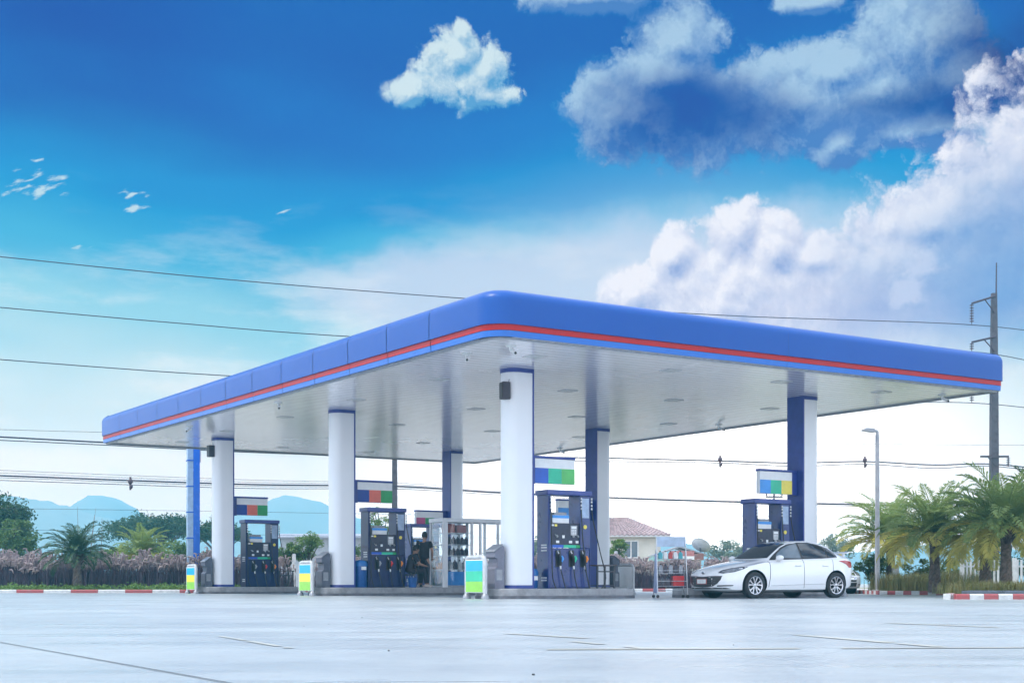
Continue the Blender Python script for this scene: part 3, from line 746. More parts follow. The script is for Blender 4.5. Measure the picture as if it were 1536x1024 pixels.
for i in range(5):
    bottle(I('B', X0+.22+i*.17, -.2, ISL+SHZ[0]), (WB, GREYM, DB)[i % 3], 'jumbled white or grey bottle on the low shelf of the glass cabinet', 'bottles on the low cabinet shelf', .3, .065)

# ------------------------------------------------------------ rolling rack with bottles
rk = Vector((3.98, 35.7, 0)); RZ = R(6)
rack = thing('display_rack', 'silver rolling rack of bottles with a pale header board, left of the sedan', 'rack', rk, RZ)
mb = MB()
for x in (-.38, .38):
    mb.tube([(x, -.26, .06), (x*.97, -.03, 1.5), (x*.97, -.02, 1.54)], .014, 8)
    mb.tube([(x, .26, .06), (x, .0, 1.2)], .012, 8)
for z in (.2, .42, .68): mb.tube([(-.38, -.24+z*.13, z), (.38, -.24+z*.13, z)], .01, 6)
mb.build('frame', STEEL, rack, smooth=50)
mb = MB(); mb.box(-.37, .37, -.045, -.025, 1.28, 1.53, bev=.004); mb.build('header_board', M('header_pale_blue', (.42, .52, .66), .35), rack, smooth=0)
for z in (.3, .62, .98):
    mb = MB(); mb.box(-.36, .36, -.2+z*.13, .2-z*.1, z-.015, z); mb.build('shelf', GREYM, rack, smooth=0)
mb = MB(); mb.prism_yz([(-.25, .12), (.2, .12), (.02, 1.1), (-.1, 1.1)], -.4, -.385); mb.build('side_panel', M('rack_panel', (.35, .4, .6), .4), rack, smooth=0)
mb = MB()
for x in (-.38, .38):
    for y in (-.26, .26): mb.lathe([(0, -.012), (.04, -.012), (.04, .012), (0, .012)], 12, 0, (x, y, .04), 'Y')
mb.build('caster', RUBBER, rack)
def rl(x, y, z): 
    c, s = math.cos(RZ), math.sin(RZ); return (rk.x+x*c-y*s, rk.y+x*s+y*c, z)
for i in range(5): bottle(rl(-.26+i*.13, -.0, .62), DB if i % 2 else GREYM, 'dark bottle on the middle shelf of the rolling rack', 'dark bottles on the middle rack shelf', .24, .05, RZ)
for i in range(5): bottle(rl(-.26+i*.13, .03, .98), (TB, WB, RB, WB, TB)[i], ('teal', 'white', 'red', 'white', 'teal')[i]+' bottle on the top shelf of the rolling rack', 'bottles on the top rack shelf', .2, .05, RZ)
for i in range(3): bottle(rl(-.3+i*.11, -.03, .3), DB, 'dark bottle on the bottom shelf of the rolling rack beside the red crate', 'dark bottles on the bottom rack shelf', .24, .05, RZ)
mb = MB()
mb.box(-.14, .14, -.12, .12, 0, .015)
for a in ((-.14, .14, -.12, -.108), (-.14, .14, .108, .12), (-.14, -.128, -.108, .108), (.128, .14, -.108, .108)): mb.box(*a, .0151, .25)
cr_ = mb.build('crate', REDS, None, smooth=0); cr_.location = rl(.18, .0, .3); cr_.rotation_euler = (0, 0, RZ); tag(cr_, 'red open crate on the bottom shelf of the rolling rack', 'crate')
# ------------------------------------------------------------ ground, forecourt, kerbs, markings
mb = MB()
def sheet(name, x0, x1, y0, y1, z, mat, nx=2, ny=2):
    m_ = MB(); vs = [(x0+(x1-x0)*i/nx, y0+(y1-y0)*j/ny, z) for j in range(ny+1) for i in range(nx+1)]
    m_.add(vs, [(j*(nx+1)+i, j*(nx+1)+i+1, (j+1)*(nx+1)+i+1, (j+1)*(nx+1)+i) for j in range(ny) for i in range(nx)])
    return m_.build(name, mat, None, smooth=0)
GRD = M('ground_soil_grass', (.38, .35, .34), .9, var2=(.31, .30, .28), scale=.08)
struct(sheet('ground', -1600, 1600, -350, 2000, -.02, GRD, 40, 30))
# forecourt concrete: cloudy, stained along the driving direction, slightly glossy
fm = bpy.data.materials.new('forecourt_concrete'); fm.use_nodes = True
t_ = fm.node_tree; n_ = t_.nodes; l_ = t_.links; b_ = n_['Principled BSDF']
tcf = n_.new('ShaderNodeTexCoord')
def nz_(scale, stretch, det=8, rot=0):
    mp = n_.new('ShaderNodeMapping'); mp.inputs['Scale'].default_value = stretch; mp.inputs['Rotation'].default_value = (0, 0, rot)
    l_.new(tcf.outputs['Object'], mp.inputs[0]); q = n_.new('ShaderNodeTexNoise'); q.inputs['Scale'].default_value = scale; q.inputs['Detail'].default_value = det; q.inputs['Roughness'].default_value = .6
    l_.new(mp.outputs[0], q.inputs['Vector']); return q.outputs['Fac']
a1 = nz_(.35, (1, 1, 1)); a2 = nz_(1.2, (.25, 1.6, 1), rot=R(8)); a3 = nz_(9, (1, 1, 1)); a4 = nz_(.9, (1.5, .4, 1), rot=R(30))
c1 = mixc(mrange(a1, .35, .65, tree=t_), (.285, .318, .338), (.36, .395, .408), tree=t_)
c1 = mixc(math_('MULTIPLY', mrange(a2, .5, .72, tree=t_), .55, t_), c1, (.25, .285, .31), tree=t_)
c1 = mixc(math_('MULTIPLY', mrange(a4, .55, .75, tree=t_), .3, t_), c1, (.42, .46, .48), tree=t_)
c1 = mixc(math_('MULTIPLY', mrange(a3, .58, .72, tree=t_), .25, t_), c1, (.24, .25, .27), tree=t_)
l_.new(c1, b_.inputs['Base Color'])
l_.new(mrange(a2, .35, .7, .42, .26, tree=t_), b_.inputs['Roughness'])
bp_ = n_.new('ShaderNodeBump'); bp_.inputs['Strength'].default_value = .12; bp_.inputs['Distance'].default_value = .01
l_.new(nz_(40, (1, 1, 1), 4), bp_.inputs['Height']); l_.new(bp_.outputs[0], b_.inputs['Normal'])
struct(sheet('forecourt', -60, 60, -20, 84, 0, fm, 20, 16))
# expansion joint and worn yellow lines, thin strips 4 mm above the slab
def strip(name, a, b, w, mat, z=.004, gaps=None):
    a, b = Vector((*a, 0)), Vector((*b, 0)); d = (b-a).normalized(); p = Vector((-d.y, d.x, 0))*w/2
    m_ = MB(); ln = (b-a).length; k = 0; rr = random.Random(ln)
    spans = [(0, ln)]
    if gaps:
        spans = []; x = 0
        while x < ln:
            e = min(ln, x+rr.uniform(*gaps[0])); spans.append((x, e)); x = e+rr.uniform(*gaps[1])
    for s0, s1 in spans:
        q0, q1 = a+d*s0, a+d*s1; j = rr.uniform(.75, 1.1)
        m_.add([(*(q0-p*j).xy, z), (*(q1-p*j).xy, z), (*(q1+p*j).xy, z), (*(q0+p*j).xy, z)], [(0, 1, 2, 3)])
    return struct(m_.build(name, mat, None, smooth=0))
def gp(px, py): Y = CH*FPX/(py-HZ); return ((px-768)/FPX*Y, Y)
JT = M('joint_dark', (.07, .075, .085), .8)
strip('expansion_joint', gp(-40, 956), gp(352, 1026), .014, JT)
YL = M('worn_yellow_line', (.50, .485, .40), .34, var2=(.38, .405, .41), scale=3)
strip('painted_line', gp(820, 974), gp(1560, 971), .10, YL, gaps=((.4, 1.6), (.02, .25)))
strip('painted_line', gp(1195, 952), gp(1410, 970), .10, YL, gaps=((.6, 2.2), (.02, .2)))
strip('painted_line', gp(860, 962), gp(975, 973), .09, YL, gaps=((.3, 1), (.05, .4)))
strip('painted_line', gp(760, 950), gp(880, 957), .10, YL, gaps=((.5, 1.8), (.05, .3)))
strip('painted_line', gp(330, 954), gp(436, 972), .05, YL, gaps=((.3, .9), (.1, .4)))
strip('painted_line', gp(1330, 934), gp(1500, 941), .12, YL, gaps=((.5, 2.5), (.05, .3)))
# small stones on the slab
rs = random.Random(8)
STN = M('pebble_dark', (.05, .05, .05), .8)
for i, (px, py) in enumerate(((456, 939), (543, 926), (493, 936), (583, 976), (1100, 967), (1336, 898), (800, 1012))):
    m_ = MB(); s_ = .004+.003*rs.random()
    m_.ellip((0, 0, s_*.5), (s_, s_*.8, s_*.6), 8, 5); q = m_.build('pebble', STN); x, y = gp(px, py); q.location = (x, y, 0)
    tag(q, 'tiny dark pebble lying loose on the pale concrete forecourt', 'pebble', 'pebbles on the forecourt')
# verges and painted kerbs
KR = M('kerb_red', (.36, .06, .065), .6, var2=(.30, .10, .10), scale=6); KW = M('kerb_white', (.62, .62, .62), .6, var2=(.45, .45, .45), scale=6)
SOIL = M('verge_grass_soil', (.15, .17, .07), .9, var2=(.24, .22, .15), scale=3)
def kerb(pts, h=.125, w=.16, block=1.0, start=0):
    m_ = MB(); k = start
    for (a, b) in zip(pts, pts[1:]):
        a, b = Vector(a), Vector(b); d = (b-a); ln = d.length; d.normalize(); nrm = Vector((-d.y, d.x))
        n = max(1, round(ln/block))
        for i in range(n):
            p, q = a+d*(ln*i/n+.004), a+d*(ln*(i+1)/n-.004)
            pr = [(0, -.05), (0, h-.03), (.025, h), (w, h), (w, -.05)]
            m_.loft([[(p.x+nrm.x*o, p.y+nrm.y*o, z) for o, z in pr], [(q.x+nrm.x*o, q.y+nrm.y*o, z) for o, z in pr]], k % 2); k += 1
    return struct(m_.build('kerb', [KW, KR], None, smooth=0))
def verge(poly, z=.11):
    m_ = MB(); m_.prism(poly, -.04, z); return struct(m_.build('verge', SOIL, None, smooth=0))
kerb([(-40, 53.3), (-9.4, 53.3), (-7.5, 63), (16, 63)], block=1.02)
verge([(-40, 53.46), (-9.5, 53.46), (-7.6, 63.16), (16, 63.16), (16, 84), (-40, 84)])
kerb([(40, 32.4), (10.1, 32.4)][::-1], block=.33, start=1); kerb([(17, 62.8), (12.2, 52), (12.0, 46), (13.6, 43.5), (10.6, 34), (10.02, 32.5)][::-1], block=.34)
verge([(10.2, 32.56), (40, 32.56), (40, 84), (17.2, 84), (17.2, 63), (12.38, 52), (12.18, 46.1), (13.8, 43.6), (10.8, 34)])
# long dark slab lying on the right verge
def plank(px0, px1, py, Y, label):
    a = at(px0, py, Y); b = at(px1, py, Y)
    o = MB(); o.box(a.x, b.x, Y-.2, Y+.2, .112, .19, bev=.01); o.box(a.x+.05, b.x-.05, Y-.12, Y+.12, .1905, .197); o = o.build('kerb_ramp', M('plank_blue_grey', (.10, .12, .16), .5), None, smooth=0)
    return tag(o, label, 'ramp')
plank(1446, 1500, 888, 33.4, 'left one of two flat dark ramps lying on the verge in front of the palms')
plank(1502, 1580, 889, 33.2, 'right one of two flat dark ramps lying on the verge in front of the palms')
# ------------------------------------------------------------ far hills
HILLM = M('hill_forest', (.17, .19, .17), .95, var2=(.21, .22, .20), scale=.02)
def hills(crest, Y, depth, label, seed, px0, px1, n=90):
    rr = random.Random(seed); mb = MB(); rows = 12; vs = []; fs = []
    for j in range(rows+1):
        v = -1+2*j/rows
        for i in range(n+1):
            px = px0+(px1-px0)*i/n
            py = itps(px, crest); h = (HZ-py)/FPX*Y
            y = Y+depth*v; x = (px-768)/FPX*Y*(1+.05*v)
            nzv = mnoise.fractal(Vector((x*.012, y*.012, seed)), 1, 2, 5)
            z = -2+(h+2)*max(0, math.cos(v*math.pi/2))**.8*(1+.0*v)+nzv*h*.05+rr.uniform(-.6, .9)*(h > 8)
            vs.append((x, y, max(-1.4, min(z, 52))))
    for j in range(rows):
        for i in range(n): a = j*(n+1)+i; fs.append((a, a+1, a+n+2, a+n+1))
    mb.add(vs, fs); o = mb.build('hills', HILLM, None, smooth=60); struct(o)
    return o
hills([(-300, 735), (-60, 738), (0, 742), (50, 749), (100, 761), (150, 776), (200, 790), (260, 812), (330, 860), (380, 880)], 700, 130, '', 1, -300, 380)
hills([(60, 880), (100, 800), (130, 752), (152, 742), (178, 750), (230, 786), (300, 800), (350, 780), (400, 757), (438, 745), (470, 750), (520, 770), (600, 800), (700, 860), (760, 880)], 840, 150, '', 2, 60, 760)
hills([(800, 880), (860, 840), (930, 830), (980, 818), (1020, 815), (1070, 824), (1160, 822), (1280, 828), (1400, 815), (1520, 825), (1640, 810), (1800, 820)], 840, 150, '', 3, 800, 1800)

# ------------------------------------------------------------ broadleaf trees
LEAFS = {'dark': leafmat('leaf_dark', (.022, .06, .02), (.045, .10, .03)), 'mid': leafmat('leaf_mid', (.07, .14, .03), (.13, .21, .05)),
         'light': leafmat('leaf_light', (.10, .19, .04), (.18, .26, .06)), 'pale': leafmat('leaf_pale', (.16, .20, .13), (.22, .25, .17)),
         'yellow': leafmat('leaf_yellowgreen', (.20, .25, .04), (.12, .18, .03))}
BARK = M('tree_bark', (.09, .07, .055), .9, var=.3, scale=8, bump=.5)
def leaf_cards(mb, c, r, n, sz, rr, shell=.55):
    for _ in range(n):
        while True:
            d = Vector((rr.gauss(0, 1), rr.gauss(0, 1), rr.gauss(0, 1)))
            if d.length > .1: break
        d.normalize(); k = shell+(1-shell)*rr.random()**.5
        p = Vector((c[0]+d.x*r[0]*k, c[1]+d.y*r[1]*k, c[2]+d.z*r[2]*k))
        a = Vector((rr.uniform(-1, 1), rr.uniform(-1, 1), rr.uniform(-.7, .5))); a.normalize()
        b = a.cross(Vector((rr.uniform(-1, 1), rr.uniform(-1, 1), rr.uniform(.2, 1)))); b.normalize()
        l, w_ = sz*rr.uniform(.6, 1.3), sz*rr.uniform(.28, .5)
        mb.add([p-a*l*.5, p+b*w_*.5, p+a*l*.5, p-b*w_*.5], [(0, 1, 2, 3)])
def tree(name, label, x, y, top, rx, crown_h, leaf='mid', seed=1, clumps=26, per=90, sz=.22, trunk=True, base=0, flat=False, group=None, cat='tree', dense=.30):
    rr = random.Random(seed); o = thing(name, label, cat, (x, y, base), 0, group)
    mb = MB(); tb = MB(); H = top-base; zc = H-crown_h/2
    tr = max(.035, H*.022)
    fork = max(.15, (H-crown_h)*.9)
    if trunk:
        lean = rr.uniform(-.05, .05)*H
        tb.tube(spline([(0, 0, -.1), (lean*.3, 0, fork*.5), (lean, 0, fork)], 4), [tr*1.3-tr*.4*i/8 for i in range(9)], 8)
    for i in range(clumps):
        while True:
            q = Vector((rr.uniform(-1, 1), rr.uniform(-1, 1), rr.uniform(-1, 1)))
            if q.length < 1: break
        if flat: q.z = abs(q.z)*1.0-.35*(1-q.xy.length)*0; q = Vector((q.x, q.y, (1-q.xy.length**2)*.9*rr.uniform(.35, 1)-.25))
        c = Vector((q.x*rx*.82, q.y*rx*.82, zc+q.z*crown_h*.40))
        s_ = rx*dense*rr.uniform(.7, 1.35); sv = min(crown_h*.3, s_*rr.uniform(.55, .85))
        leaf_cards(mb, c, (s_, s_, sv), int(per*rr.uniform(.7, 1.3)), sz, rr, .25)
        if trunk and i % 2 == 0:
            m_ = Vector((c.x*.45, c.y*.45, fork+(c.z-fork)*.5))
            tb.tube(spline([(0, 0, fork*.92), m_, c], 3), [tr*.7*(1-.13*k) for k in range(7)], 6)
    if trunk: tb.build('trunk', BARK, o)
    mb.build('crown', LEAFS[leaf], o, smooth=0, fix=False)
    return o
def px_tree(name, label, px, pytop, Y, wpx, hpx, **k):
    p = at(px, pytop, Y); s_ = Y/FPX
    return tree(name, label, p.x, Y, p.z, wpx/2*s_, hpx*s_, **k)
G1 = 'trees beyond the forecourt'
px_tree('broadleaf_tree', 'tall dark green tree cut by the left edge of the photo', -6, 742, 84, 118, 74, leaf='dark', seed=11, clumps=60, per=150, sz=.27, group=G1)
px_tree('broadleaf_tree', 'lighter green bushy tree in front of the dark tree at far left', 22, 772, 76, 74, 78, leaf='mid', seed=12, clumps=40, per=120, sz=.2, group=G1)
px_tree('rain_tree', 'wide umbrella shaped dark tree left of the blue pylon', 235, 764, 118, 176, 58, leaf='dark', seed=13, clumps=80, per=130, sz=.32, flat=True, group=G1, dense=.2)
px_tree('rain_tree', 'smaller dark spreading tree just behind the blue pylon', 330, 770, 110, 104, 60, leaf='dark', seed=14, clumps=50, per=130, sz=.3, flat=True, group=G1, dense=.25)
G2 = 'green shrubs behind the grass strip'
for i, (px, pyt, w_, h_, lf, lab) in enumerate(((150, 812, 70, 50, 'mid', 'green shrub between the two left palms, behind the grasses'), (178, 806, 60, 60, 'light', 'light green shrub just left of the second small palm'),
        (262, 808, 70, 50, 'mid', 'green shrub between the second small palm and the blue pylon'), (325, 815, 60, 45, 'mid', 'green shrub seen left of the farthest left column base'), (40, 826, 70, 40, 'dark', 'dark low shrub below the left edge trees'),
        (462, 794, 62, 52, 'light', 'light green feathery shrub between the farthest left pump and the next column'), (520, 806, 60, 44, 'mid', 'green shrub half hidden behind the middle front column'), (432, 812, 46, 34, 'mid', 'small green shrub right of the farthest left pump'))):
    px_tree('shrub', lab, px, pyt, 72, w_, h_, leaf=lf, seed=30+i, clumps=22, per=110, sz=.16, group=G2, cat='shrub')
px_tree('young_tree', 'young airy light green tree behind the pump left of the people', 572, 752, 70, 56, 70, leaf='light', seed=50, clumps=30, per=46, sz=.15, group=G1, dense=.22)
px_tree('shrub', 'rounded light green shrub in front of the tiled house', 927, 806, 74, 44, 46, leaf='light', seed=51, clumps=26, per=110, sz=.14, cat='shrub', group=G2)
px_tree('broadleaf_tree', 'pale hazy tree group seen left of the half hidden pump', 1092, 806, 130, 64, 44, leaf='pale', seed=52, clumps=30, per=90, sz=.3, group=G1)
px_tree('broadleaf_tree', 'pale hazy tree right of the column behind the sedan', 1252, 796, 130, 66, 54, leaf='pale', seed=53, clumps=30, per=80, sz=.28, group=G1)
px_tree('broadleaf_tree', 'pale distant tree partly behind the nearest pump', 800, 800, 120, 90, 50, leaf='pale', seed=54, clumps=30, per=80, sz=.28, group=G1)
for i, (px, pyt, Y, w_, h_, lf, lab) in enumerate(((1308, 826, 50, 56, 44, 'mid', 'green shrub left of the street lamp foot'), (1378, 832, 50, 60, 46, 'yellow', 'yellow green leafy shrub between the palm trunks'),
        (1432, 836, 50, 60, 40, 'yellow', 'sunlit yellow green shrub left of the picket fence'), (1492, 822, 54, 90, 54, 'dark', 'dark shrub behind the white picket fence'), (1545, 815, 54, 80, 60, 'dark', 'dark shrub behind the fence at the right edge'))):
    px_tree('shrub', lab, px, pyt, Y, w_, h_, leaf=lf, seed=60+i, clumps=22, per=90, sz=.12, group='shrubs among the right palms', cat='shrub')
# bare twiggy shrub near the left palms
o = thing('bare_shrub', 'leafless twiggy shrub rising behind the first small palm', 'shrub', at(128, 880, 70).xy.to_3d(), 0)
mb = MB(); rr = random.Random(5)
for i in range(9):
    a = rr.uniform(-.5, .5); h = rr.uniform(2.4, 4.2); mb.tube(spline([(a*.4, 0, 0), (a*1.5, rr.uniform(-.3, .3), h*.5), (a*2.2+rr.uniform(-.2, .2), 0, h)], 4), [.03-.003*k for k in range(9)], 5)
mb.build('twigs', M('twig_grey', (.16, .14, .12), .9), o)

# ------------------------------------------------------------ date palms
FRG = leafmat('palm_frond_green', (.19, .28, .08), (.28, .34, .10), .5, 2.5)
FRY = leafmat('palm_frond_old_backlit', (.56, .48, .10), (.42, .42, .11), .5, 2.5)  # old-frond yellow, with golden backlight through the leaves put into the colour
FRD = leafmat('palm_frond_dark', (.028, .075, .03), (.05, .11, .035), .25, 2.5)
PT = M('palm_trunk', (.15, .11, .09), .9, var=.35, scale=12, bump=.6, bscale=20)
PTD = M('palm_trunk_scar', (.08, .055, .05), .95, var=.3, scale=9)
def frond(mb, L_, el0, az, droop, rr, mi=0, n=32):
    d0 = Vector((math.cos(az)*math.cos(el0), math.sin(az)*math.cos(el0), math.sin(el0)))
    pts = []; p = Vector((math.cos(az)*.08, math.sin(az)*.08, 0)); el_ = el0
    steps = 14
    for i in range(steps+1):
        pts.append(p.copy())
        el_ -= droop/steps*(0.3+1.4*i/steps)
        p = p+Vector((math.cos(az)*math.cos(el_), math.sin(az)*math.cos(el_), math.sin(el_)))*L_/steps
    mb.tube(pts, [.024*(1-.85*i/steps)*L_/2+.003 for i in range(steps+1)], 4, mi)
    side = Vector((-math.sin(az), math.cos(az), 0))
    for i in range(n):
        t = .12+.88*i/(n-1); f = t*steps; k = min(int(f), steps-1); q = pts[k].lerp(pts[k+1], f-k); tg = (pts[k+1]-pts[k]).normalized()
        up = side.cross(tg) if True else 0
        if up.z < 0: up = -up
        ll = L_*.24*(math.sin(math.pi*min(1, .18+t*.86)))**.6*rr.uniform(.85, 1.15)
        for sg in (-1, 1):
            dr = (tg*(.55+.5*t)+side*sg*.8+up*rr.uniform(.05, .45)).normalized()
            tip = q+dr*ll+Vector((0, 0, -ll*rr.uniform(.1, .35)))
            wv = tg.cross(dr).normalized().cross(dr)*.019*L_/1.6
            mid = q+dr*ll*.5+Vector((0, 0, .0))
            mb.add([q, mid+wv, tip, mid-wv], [(0, 1, 2, 3)], mi)
def palm(label, px, pyc, Y, radpx, trunk_w, seed, base=.1, dark=False, n=54, group='date palms', old=.3):
    rr = random.Random(seed); c = at(px, pyc, Y); zc = c.z-base
    o = thing('date_palm', label, 'palm', (c.x, Y, base), 0, group); L_ = radpx*Y/FPX
    r = trunk_w/2*Y/FPX; tb = MB(); rings = []; H = zc-.05
    nr = max(8, int(H/.07))
    n_s = 16
    for i in range(nr+1):
        z = H*i/nr; ring = []
        for k in range(n_s):
            a = 2*math.pi*k/n_s; bump = .10*((i+k) % 2)*((1-.4*i/nr)); rad = r*(1.25-.35*min(1, z/(.5*H))+(.25*max(0, z/H-.75)/.25))*(1+bump)
            ring.append((rad*math.cos(a), rad*math.sin(a), z-.02+.02*((i+k) % 2)))
        rings.append(ring)
    tb.loft(rings); tb.build('trunk', PT, o, smooth=0)
    bt = MB()
    for i in range(26):
        a = rr.random()*6.28; z = H-rr.random()*.5*min(1, H); bt.tube([(r*.9*math.cos(a), r*.9*math.sin(a), z), (r*1.7*math.cos(a), r*1.7*math.sin(a), z+.16)], [.035, .02], 5)
    bt.build('leaf_base', PTD, o)
    mb = MB(); yb = MB()
    for i in range(n):
        t = (i+.5)/n; e0 = R(84-t*94+rr.uniform(-8, 8)); az_ = i*2.39996+rr.uniform(-.25, .25)
        tgt = yb if t > 1-old else mb
        s0 = len(tgt.v); frond(tgt, L_*rr.uniform(1.05, 1.25), e0, az_, R(50+26*(1-abs(t-.5)))*rr.uniform(.85, 1.2), rr)
        for k in range(s0, len(tgt.v)): x, y, z = tgt.v[k]; tgt.v[k] = (x, y, z+H)
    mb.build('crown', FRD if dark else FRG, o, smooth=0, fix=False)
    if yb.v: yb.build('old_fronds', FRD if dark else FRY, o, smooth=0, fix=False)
    return o
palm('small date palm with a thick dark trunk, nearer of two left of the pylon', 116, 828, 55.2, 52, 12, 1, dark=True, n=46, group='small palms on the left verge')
palm('small date palm partly sunk behind the pinkish grasses, left of the pylon', 213, 828, 63, 47, 10, 2, dark=False, n=44, group='small palms on the left verge', old=.12)
palm('sunlit date palm with yellow lower fronds directly behind the street lamp', 1336, 806, 50, 78, 14, 3, n=54)
palm('date palm with drooping yellow fronds, right of the street lamp', 1402, 800, 44, 84, 15, 4, n=60)
palm('large green date palm at the right edge with a stout pale trunk', 1509, 786, 39.5, 98, 16, 5, n=62, old=.2)
palm('date palm with dark trunk just left of the large one at the right edge', 1478, 800, 43, 82, 16, 6, n=50, old=.25)
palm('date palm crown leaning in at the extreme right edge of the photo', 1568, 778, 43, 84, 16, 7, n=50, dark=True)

# ------------------------------------------------------------ grasses (nobody could count them)
GP = leafmat('grass_purple', (.065, .045, .085), (.13, .09, .11), .3, 3); PL = leafmat('grass_plume', (.50, .41, .39), (.32, .24, .27), .4, 2); GB = leafmat('grass_brown', (.20, .17, .06), (.12, .15, .04), .3, 3); GGR = leafmat('groundcover_green', (.10, .20, .03), (.16, .26, .05), .3, 3)
def grass(name, area, n_tuft, hgt, mat, label, seed, plume=None, blades=46, spread=.4, base=.1, lean=.4, bw=.012):
    rr = random.Random(seed); mb = MB()
    for _ in range(n_tuft):
        x, y = area(rr); hh = hgt*rr.uniform(.72, 1.12)*(1+.22*mnoise.noise(Vector((x*.55, y*.5, seed))))
        for _ in range(blades):
            a = rr.random()*6.283; l = lean*rr.random(); h = hh*rr.uniform(.5, 1)
            px, py = x+rr.gauss(0, spread*.4), y+rr.gauss(0, spread*.4)
            dx, dy = math.cos(a)*l*h, math.sin(a)*l*h; wx, wy = -math.sin(a)*bw, math.cos(a)*bw
            mb.add([(px-wx, py-wy, base), (px+wx, py+wy, base), (px+dx*.45+wx*.7, py+dy*.45+wy*.7, base+h*.72), (px+dx*.45-wx*.7, py+dy*.45-wy*.7, base+h*.72), (px+dx, py+dy, base+h*rr.uniform(.85, 1))], [(0, 1, 2, 3), (3, 2, 4)], 0)
            if plume and rr.random() < .22:
                h2 = hh*rr.uniform(.95, 1.22); d = Vector((math.cos(a), math.sin(a), 0)); p0 = Vector((px, py, base+h2*.78)); tip = p0+d*.22+Vector((0, 0, h2*.16))
                mb.tube(spline([p0, p0+d*.07+Vector((0, 0, h2*.17)), tip], 2), [.008, .026, .034, .026, .008], 4, 1, caps=False)
    o = mb.build(name, [mat]+([plume] if plume else []), None, smooth=0, fix=False)
    return struct(o, 'stuff', label, 'grass')
grass('fountain_grass', lambda r: (r.uniform(-27, -9.3), r.uniform(57, 60)), 300, 1.22, GP, 'purple fountain grass with pinkish plumes along the left verge', 1, PL, blades=60, spread=.5)
grass('fountain_grass', lambda r: (r.uniform(-9.2, 10.5), r.uniform(65, 67)), 240, 1.25, GP, 'purple fountain grass with pinkish plumes on the verge behind the station', 2, PL, blades=50, spread=.5)
grass('dry_grass', lambda r: (r.uniform(10.6, 22), r.uniform(34.2, 36.4)), 300, .42, GB, 'low brownish green grass in front of the right palms', 3, None, blades=70, lean=.6, spread=.4, bw=.007)
grass('dry_grass', lambda r: (r.uniform(12.5, 15.5), r.uniform(46.8, 49)), 110, .75, GB, 'taller dry grass around the foot of the street lamp', 4, None, blades=60, lean=.5, spread=.5, bw=.01)
rr = random.Random(7); mb = MB()
for i in range(420):
    x = rr.uniform(-26, -9.6); y = rr.uniform(53.75, 55.6); h = rr.uniform(.10, .24)+.10*(rr.random() < .15)
    leaf_cards(mb, (x, y, .12+h*.4), (.2, .2, h*.6), 28, .10, rr, .3)
struct(mb.build('ground_cover', GGR, None, smooth=0, fix=False), 'stuff', 'bright green leafy ground cover along the left kerb', 'ground cover')
# ------------------------------------------------------------ pylon, poles, wires
p = at(290, 880, 58)
o = thing('sign_pylon', 'tall slim blue and silver pylon rising behind the farthest left column', 'pylon', (p.x, 58, .1), R(20))
mb = MB(); mb.box(-.02, .24, -.2, .2, 0, 6.6, bev=.02); mb.build('blue_shaft', M('pylon_blue', (.02, .14, .62), .25, var=.05), o, smooth=0)
mb = MB()
for k in range(6): mb.box(-.26, -.022, -.18, .18, .02+k*1.05, 1.03+k*1.05, bev=.015)
mb.build('silver_panel', M('pylon_silver', (.36, .50, .68), .3, metal=.3), o, smooth=0)
mb = MB()
for k in range(6): mb.box(-.275, .0, -.195, .19, 1.03+k*1.05, 1.07+k*1.05)
mb.build('joint_band', M('pylon_blue', (.02, .14, .62)), o, smooth=0)
mb = MB(); mb.box(.24, .29, -.05, .05, 5.2, 5.9); mb.build('junction_box', GREYM, o, smooth=0)

PC = M('pole_concrete', (.08, .075, .09), .8, var=.2, scale=5, bump=.3); PD = M('pole_dark_steel', (.05, .04, .06), .5); INS = M('insulator_brown', (.07, .045, .06), .3)
PX, PY = at(1491, 0, 70).x, 70
pole = thing('utility_pole', 'tall grey concrete utility pole with two arms rising behind the right palms', 'utility pole', (PX, PY, 0))
def zpx(py, Y): return CH+(HZ-py)/FPX*Y
ztop = zpx(440, 70)
mb = MB(); mb.loft([[(-w_, -w_, z), (w_, -w_, z), (w_, w_, z), (-w_, w_, z)] for z, w_ in ((-.1, .21), (zpx(580, 70), .165), (ztop, .12))]); mb.build('shaft', PC, pole, smooth=0)
mb = MB(); mb.cyl((.10, 0, ztop-1.2), (.12, 0, zpx(394, 70)), .05, .03, 8); mb.build('lightning_rod', PD, pole)
tips = []
for py_a, py_b, py_w in ((445, 456, 487), (506, 514, 527), (574, 584, 604)):
    za, zb, zw = zpx(py_a, 70), zpx(py_b, 70), zpx(py_w, 70); xt = (1456-1491)/FPX*70
    mb = MB(); mb.tube([(.0, -.16, za), (xt, -.16, zb)], .055, 6); mb.tube([(-.02, -.16, zb-.45), (xt*.45, -.16, za-.16)], .03, 6); mb.build('cross_arm', PD, pole)
    mb = MB(); n = max(3, int((zb-zw)/.13))
    for k in range(n):
        z = zb-.06-(zb-zw-.1)*k/n; mb.lathe([(.02, z), (.11, z-.02), (.10, z-.05), (.02, z-.06)], 12, 0, (xt, -.16, 0))
    mb.cyl((xt, -.16, zb), (xt, -.16, zw), .02, .02, 6); mb.build('insulator', INS, pole)
mb = MB(); mb.box(-.75, .65, -.26, -.2, zpx(685, 70)-.05, zpx(685, 70)+.05); mb.tube([(-.4, -.22, zpx(685, 70)), (0, -.2, zpx(698, 70))], .025, 6); mb.build('cross_arm', PC, pole, smooth=0)
mb = MB()
for k in range(4): mb.lathe([(.03, -.09*k), (.12, -.09*k-.02), (.03, -.09*k-.05)], 10, 0, (.62, -.23, zpx(687, 70)))
